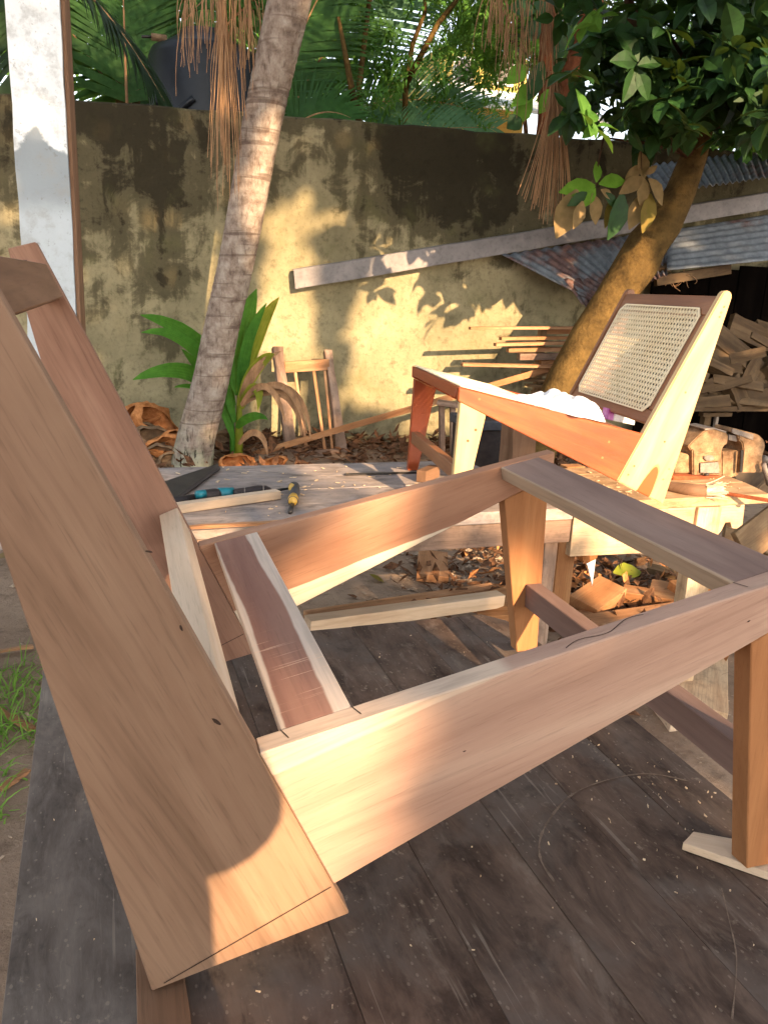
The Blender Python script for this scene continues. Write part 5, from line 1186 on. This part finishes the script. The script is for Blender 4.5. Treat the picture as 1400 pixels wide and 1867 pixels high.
for k, a in enumerate(((285, 768, 5.2, .15, 'husk', 'large torn orange coconut husk at the top of the pile'), (258, 752, 5.3, .10, 'husk', 'orange husk shard leaning on the left of the pile'), (262, 785, 5.15, .08, 'husk_grey', 'greenish grey coconut husk left in the pile'), (278, 796, 5.05, .10, 'husk_grey', 'round grey brown coconut husk in the middle of the pile'), (298, 812, 4.95, .10, 'husk', 'cupped orange coconut husk in front of the pile'), (315, 800, 5.05, .09, 'husk', 'dull orange husk beside the trunk foot'),
    (285, 830, 4.95, .10, 'husk_grey', 'low brown husk at the bottom of the pile'), (312, 838, 4.85, .07, 'husk_grey', 'small husk touching the trunk base'), (262, 815, 5.1, .07, 'husk_grey', 'half hidden brown husk at the pile edge'), (415, 800, 5.15, .10, 'husk_grey', 'brown husk behind the seedling stem'), (432, 845, 4.75, .10, 'husk', 'pale brown husk under the seedling'), (500, 845, 4.8, .07, 'husk', 'tan husk piece left of the old chair back'))):
    husk(a[0], a[1], a[2], a[3], M[a[4]], a[5], 40 + k)
random.seed(99)
def litter(name, n, fn, mat, label, cat, L=(.03, .09), flat=True):
    s = Soup()
    for _ in range(n):
        p = fn()
        if p is None: continue
        l = random.uniform(*L); d = Vector((random.gauss(0, 1), random.gauss(0, 1), random.gauss(0, .3))).normalized(); V, F = leaf_verts(p, d, Vector((random.gauss(0, .5), random.gauss(0, .5), 1)), l, l * random.uniform(.25, .6), random.uniform(-.5, .5), 2); s.add(V, F)
    return tag(s.build(name, mat), label, cat, kind='stuff')
def near_wall():
    s_ = random.uniform(-1.5, 5.5); p = WP + WD * s_ + WNRM * abs(random.gauss(.05, .55)); return Vector((p.x, p.y, G + .05 + abs(random.gauss(0, .035))))
litter('leaf_litter', 2600, near_wall, M['litter'], 'brown leaf litter along the foot of the boundary wall', 'leaf litter', (.05, .14))
def under(): return Vector((random.gauss(2.1, .45), random.gauss(2.35, .45), G + abs(random.gauss(.01, .03))))
litter('leaf_litter', 1500, under, M['litter'], 'dead leaves and scraps on the ground under the rear bench', 'leaf litter', (.03, .09))
litter('leaf_litter', 70, lambda: Vector((random.gauss(2.15, .4), random.gauss(2.3, .35), G + .03 + abs(random.gauss(.01, .02)))), M['husk'], 'orange dry leaves scattered under the rear bench', 'leaf litter', (.04, .09))
o = mesh_obj('fallen_leaf', *leaf_verts(atz(1118, 1045, G + .06), Vector((1, .1, 0)), Vector((0, -.6, 1)), .17, .09, .1), M['plant_y']); tag(o, 'yellow green fallen leaf on the litter under the bench', 'leaf')
o = mesh_obj('fallen_leaf', *leaf_verts(atz(-8, 1020, G + .015), Vector((1, .5, 0)), Vector((0, 0, 1)), .12, .08, -.2), M['leaf_dry']); tag(o, 'curled tan fallen leaf on bare soil at the left edge', 'leaf')
o = mesh_obj('fallen_leaf', *leaf_verts(atz(700, 1062, G + .015), Vector((-1, .5, .3)), Vector((0, 0, 1)), .07, .05, -.2), M['leaf_yellow']); tag(o, 'small yellow leaf on the soil between the benches', 'leaf')
# pebbles and chips on the soil
sp = []
for _ in range(1500):
    x, y = random.uniform(-1.2, 3.2), random.uniform(.8, 5.2)
    if random.random() < .45: x, y = random.gauss(1.5, .35), random.gauss(2.75, .4)
    if random.random() < .15: x, y = random.gauss(2.1, .25), random.gauss(1.3, .25)
    sp.append((x, y, G + .012 * math.sin(x * 3.1 + y * 1.7) + .010 * math.sin(x * 7.7 - y * 5.3 + 1) + .004))
chips('gravel', sp, M['pebble'], 'small pebbles and chips littering the soil between the benches', 'gravel', (.008, .04))
s = Soup()
for _ in range(320):
    x, y = random.uniform(-1.2, 3.0), random.uniform(.9, 5.2)
    if random.random() < .5: x, y = random.gauss(1.6, .4), random.gauss(2.8, .35)
    r = random.uniform(.006, .026); c = Vector((x, y, G + r * .4)); V = [c + Vector((r * random.uniform(.7, 1.3) * a, r * random.uniform(.7, 1.3) * b, r * random.uniform(.4, .9) * cc)) for a, b, cc in ((1, 0, 0), (0, 1, 0), (-1, 0, 0), (0, -1, 0), (.2, .1, 1), (0, 0, -.6))]
    s.add(V, [(0, 1, 4), (1, 2, 4), (2, 3, 4), (3, 0, 4), (1, 0, 5), (2, 1, 5), (3, 2, 5), (0, 3, 5)])
tag(s.build('stones', M['pebble']), 'loose little stones strewn over the yard soil', 'stones', kind='stuff')

# offcuts on the ground
def og(px, py, z=G + .02): return atz(px, py, z)
for a, b, w, t, mt, lb in ((og(789, 1010), og(788, 1056), .14, .035, 'rough_wood', 'flat tan wood block on the soil between the benches'), (og(560, 1140, G + .16), og(912, 1092, G + .13), .055, .05, 'pale', 'long pale squared strip beside the far edge of the dark bench'), (og(560, 1125, G + .05), og(905, 1072, G + .03), .07, .03, 'rough_wood', 'long brown board lying on the soil behind the pale strip'),
    (og(905, 1105, G + .10), og(1000, 1075, G + .06), .17, .03, 'rough_wood2', 'wide brown board end left of the far front leg'), (og(990, 1118, G + .10), og(870, 1122, G + .08), .06, .035, 'rough_wood2', 'small orange offcut at the corner of the dark bench'),
    (og(1060, 1110, G + .05), og(1115, 1072, G + .08), .13, .06, 'rough_wood2', 'squared orange timber end under the rear bench'), (og(1135, 1082, G + .04), og(1250, 1100, G + .04), .09, .05, 'rough_wood2', 'orange wood block lying under the front rail'), (og(1185, 1075, G + .05), og(1270, 1090, G + .05), .10, .05, 'rough_wood', 'tan wood block right of the orange block'), (og(1060, 1140, G + .04), og(1250, 1112, G + .05), .08, .04, 'rough_wood', 'long grey brown lath on the ground below the blocks'), (og(1050, 1120, G + .03), og(1160, 1180, G + .05), .09, .035, 'rough_wood', 'narrow board crossing under the long lath'),
    (og(1230, 1085, G + .06), og(1290, 1075, G + .06), .10, .08, 'husk', 'broken orange wood lump at the right of the scraps'), (og(1240, 1050, G + .03), og(1180, 1035, G + .04), .05, .03, 'dusty_wood', 'thin dark stick in the leaf litter under the bench'), (og(1285, 1130, G + .02), og(1275, 1300, G + .02), .16, .04, 'apron', 'pale wide board lying below the near side rail'), (og(1215, 1290, G + .02), og(1250, 1330, G + .02), .10, .03, 'pale', 'pale scrap on the soil right of the dark bench')):
    o = bar('offcut', a, b, w, t, M[mt], upv=(random.uniform(-.2, .2), random.uniform(-.3, .1), 1)); tag(o, lb, 'offcut')
a = at(1068, 1018, 2.0); o = prism('white_scrap', [a, at(1087, 1012, 2.0), at(1080, 1068, 1.98)], (0, .006, 0), (0, 0, 1), (1, 0, 0), M['paper'], bevel=.0005); tag(o, 'white triangular scrap hanging under the rear bench', 'scrap')
o = prism('plastic_bag', [at(1055, 990, 1.9), at(1090, 992, 1.9), at(1092, 1020, 1.9), at(1070, 1030, 1.88), at(1058, 1024, 1.9)], (0, .05, 0), (0, 0, 1), (1, 0, 0), M['husk'], bevel=.012, segs=2); tag(o, 'dusty pinkish lump hanging under the rear bench', 'bag')
# grass tuft at the left edge
s = Soup()
for cx, cy, n, sp_ in ((-.24, 1.86, 260, .09), (-.30, 1.66, 160, .08), (-.15, 1.62, 70, .05), (-.27, 1.42, 60, .05), (-.2, 1.25, 30, .04)):
    for _ in range(n):
        b = Vector((random.gauss(cx, sp_), random.gauss(cy, sp_), G)); h = random.uniform(.04, .13); d = Vector((random.gauss(0, .6), random.gauss(0, .6), 1)).normalized(); sdv = d.cross(rv(1)).normalized() * .0028; V = []
        p = b
        for k in range(4): V += [p - sdv * (1 - k / 3.2), p + sdv * (1 - k / 3.2)]; p = p + d * h / 3; d = (d + Vector((0, 0, -.35)) + rv(.08)).normalized()
        s.add(V, [(0, 1, 3, 2), (2, 3, 5, 4), (4, 5, 7, 6)])
tag(s.build('grass_tuft', M['grass']), 'green grass tufts growing beside the left edge of the dark bench', 'grass', kind='stuff')
for a, b, lb in ((og(-20, 1190), og(60, 1178), 'thin stick on the soil above the grass'), (og(-10, 1290), og(60, 1330), 'flat bark chip lying in the grass by the bench'), (og(0, 1440), og(50, 1405), 'brown stick on the soil beside the bench edge')):
    o = bar('stick', a, b, .018, .008, M['rough_wood'], rough=.003); tag(o, lb, 'stick')

# ------------------------------------------------------------------ the photographer, standing behind the lens (casts the round elbow shadow on the chair)
def photographer():
    root = thing('person', 'person in dark clothes holding up a phone behind the bench', 'person', (.08, -1.0, G))
    J = []; E_ = []; Rd = []
    def j(p, r, par=None):
        J.append(ol(Vector(p), root)); Rd.append(r); 
        if par is not None: E_.append((par, len(J) - 1))
        return len(J) - 1
    pel = j((.09, -1.0, .22), (.28, .15)); bel = j((.09, -1.0, .40), (.275, .15), pel); che = j((.09, -.99, .58), (.25, .14), bel); neck = j((.08, -.98, .76), (.065, .065), che); hd = j((.08, -.95, .86), (.085, .095), neck); top = j((.08, -.95, .97), (.075, .085), hd)
    for sg in (-1, 1):
        shd = j((.08 + sg * .17, -.98, .70), (.065, .065), che); el = j((.08 + sg * .235, -.91, .495), (.055, .055), shd); wr = j((.08 + sg * .12, -.655, .555), (.030, .030), el); pm = j((.08 + sg * .085, -.60, .57), (.034, .022), wr)
        for k in range(4):
            a = j((.08 + sg * .070, -.600 + .004 * k, .60 - .020 * k), (.009, .009), pm); b = j((.08 + sg * .052, -.592, .602 - .020 * k), (.008, .008), a); j((.08 + sg * .036, -.600, .602 - .020 * k), (.007, .007), b)
        th = j((.08 + sg * .060, -.625, .60), (.010, .010), pm); j((.08 + sg * .035, -.620, .612), (.009, .009), th)
        kn = j((.08 + sg * .10, -.99, -.20), (.062, .065), pel); an = j((.08 + sg * .11, -1.02, -.58), (.040, .045), kn); j((.08 + sg * .12, -.90, -.62), (.035, .028), an)
    me = bpy.data.meshes.new('body'); me.from_pydata(J, E_, []); o = link('body', me, M['blacktape'], root)
    m = o.modifiers.new('skin', 'SKIN'); m.use_smooth_shade = True
    for v, r in zip(me.skin_vertices[0].data, Rd): v.radius = r
    me.skin_vertices[0].data[0].use_root = True
    o.modifiers.new('sub', 'SUBSURF').levels = 1; o.modifiers['sub'].render_levels = 2
    ph = thing('phone', 'slim dark phone held up in both hands behind the bench', 'phone', CAM - AZ * .014, Matrix((AX, up, -AZ)).transposed())
    prism('phone_body', [Vector((-.036, -.075, 0)), Vector((.036, -.075, 0)), Vector((.036, .075, 0)), Vector((-.036, .075, 0))], (0, 0, .008), (0, 1, 0), (1, 0, 0), M['greyrub'], ph, bevel=.003, segs=2)
photographer()

# ------------------------------------------------------------------ unseen shade trees behind the camera: crowns cut open where sun patches should land
E1 = Vector((0, 0, 1)).cross(SUN).normalized(); E2 = SUN.cross(E1); E2 = E2 if E2.z > 0 else -E2
def uv(p): return (p.dot(E1), p.dot(E2))
def widen(g, r=.10):
    cx, cy = sum(q[0] for q in g) / len(g), sum(q[1] for q in g) / len(g); out = []
    for x, y in g:
        d = math.hypot(x - cx, y - cy) + 1e-6; out.append((x + (x - cx) / d * r, y + (y - cy) / d * r))
    return out
def onw(*pl): return widen([uv(on_wall(x, y)) for x, y in pl])
def onY(Y, *pl): return widen([uv(at(x, y, Y)) for x, y in pl])
gaps = [onw((485, 398), (540, 392), (562, 402), (560, 560), (556, 780), (470, 780)),
        onw((690, 445), (800, 460), (900, 470), (980, 540), (980, 760), (690, 740), (645, 720), (668, 600)), onw((600, 395), (635, 398), (635, 405), (600, 408)), onw((650, 790), (720, 808), (650, 810)),
        onY(4.55, (455, 262), (500, 250), (512, 275), (496, 365), (470, 385), (448, 365)),
        onY(1.45, (715, 640), (1050, 630), (1115, 515), (1350, 515), (1350, 610), (1270, 770), (1430, 760), (1430, 1000), (1180, 1000), (715, 900)),
        onY(3.95, (1120, 500), (1140, 440), (1215, 435), (1200, 500)), onY(4.3, (960, 310), (1050, 310), (1170, 320), (1160, 400), (1000, 410), (960, 370)),
        onY(4.8, (850, 580), (1080, 560), (1080, 760), (850, 760)),
        onY(0.0, (490, 1390), (590, 1370), (640, 1450), (600, 1580), (460, 1750), (375, 1755), (400, 1600)), onY(.52, (640, 960), (760, 915), (880, 885), (800, 960), (640, 1040))]
nb_bright = len(gaps)
gaps += [onY(.0, (1330, 1150), (1450, 1120), (1450, 1640), (1320, 1640)),
         onY(.5, (900, 1000), (1000, 960), (1000, 1200), (900, 1200)), onY(2.2, (1050, 980), (1330, 980), (1330, 1180), (1050, 1180)),
        onY(.2, (1000, 1380), (1250, 1340), (1330, 1480), (1150, 1520))]
for k in range(30):   # flecks of light in the foliage beyond the wall and on the palm
    x, y = random.uniform(-100, 1400), random.uniform(-250, 190); r = random.uniform(20, 70); gaps.append(onY(random.uniform(6.5, 8.5), (x - r, y), (x, y - r), (x + r, y), (x, y + r)))
box = [uv(p) for p in (at(-300, 200, 5.9), at(-250, 1900, -.1), at(1700, 1900, .2), at(1700, 0, 4.0), at(0, -100, 6.5), at(1650, 500, 3.0))]
gapb = [(g, (min(q[0] for q in g), max(q[0] for q in g), min(q[1] for q in g), max(q[1] for q in g))) for g in gaps]
u0, u1 = min(b[0] for b in box), max(b[0] for b in box); v0, v1 = min(b[1] for b in box), max(b[1] for b in box)
soups = [Soup() for _ in range(3)]
cell = .15
for layer in range(3):
    nu_, nv_ = int((u1 - u0 + .8) / cell), int((v1 - v0 + .8) / cell)
    for iu in range(nu_):
        for iv in range(nv_):
            u, v = u0 - .4 + (iu + random.random()) * cell, v0 - .4 + (iv + random.random()) * cell
            hit = [k_ for k_, g in enumerate(gapb) if g[1][0] < u < g[1][1] and g[1][2] < v < g[1][3] and inside(u, v, g[0])]
            if hit and (min(hit) < nb_bright or random.random() < .80): continue
            p = E1 * u + E2 * v - SUN * (8.2 + .8 * layer + random.uniform(0, .6))
            l = random.uniform(.20, .30); d = E1 * random.gauss(0, 1) + E2 * random.gauss(-.4, 1); V, F = leaf_verts(p - d.normalized() * l / 2, d, -SUN + rv(.2), l, l * .66, .08, 2)
            soups[min(2, max(0, int((u - u0) / (u1 - u0) * 3)))].add(V, F)
for k, sp_ in enumerate(soups):
    uu = u0 + (u1 - u0) * (k + .5) / 3; b = E1 * uu - SUN * 9.4; root = thing('shade_tree', ('broad shade tree at the left', 'broad shade tree in the middle', 'broad shade tree at the right')[k] + ' of the unseen row behind the viewer, cut for sun gaps', 'tree', Vector((b.x, b.y, G)), group='shade trees behind the viewer')
    sp_.V = [ol(v, root) for v in sp_.V]; tag(sp_.build('crown', M['leaf'], root), None, None, kind='stuff')
    tube('trunk', [Vector((0, 0, 0)), Vector((.1, -.3, 1.5)), Vector((0, -.9, 3.0)), Vector((.2, -1.2, 5))], [.2, .16, .13, .08], M['dark_bark'], root, 12, .05)
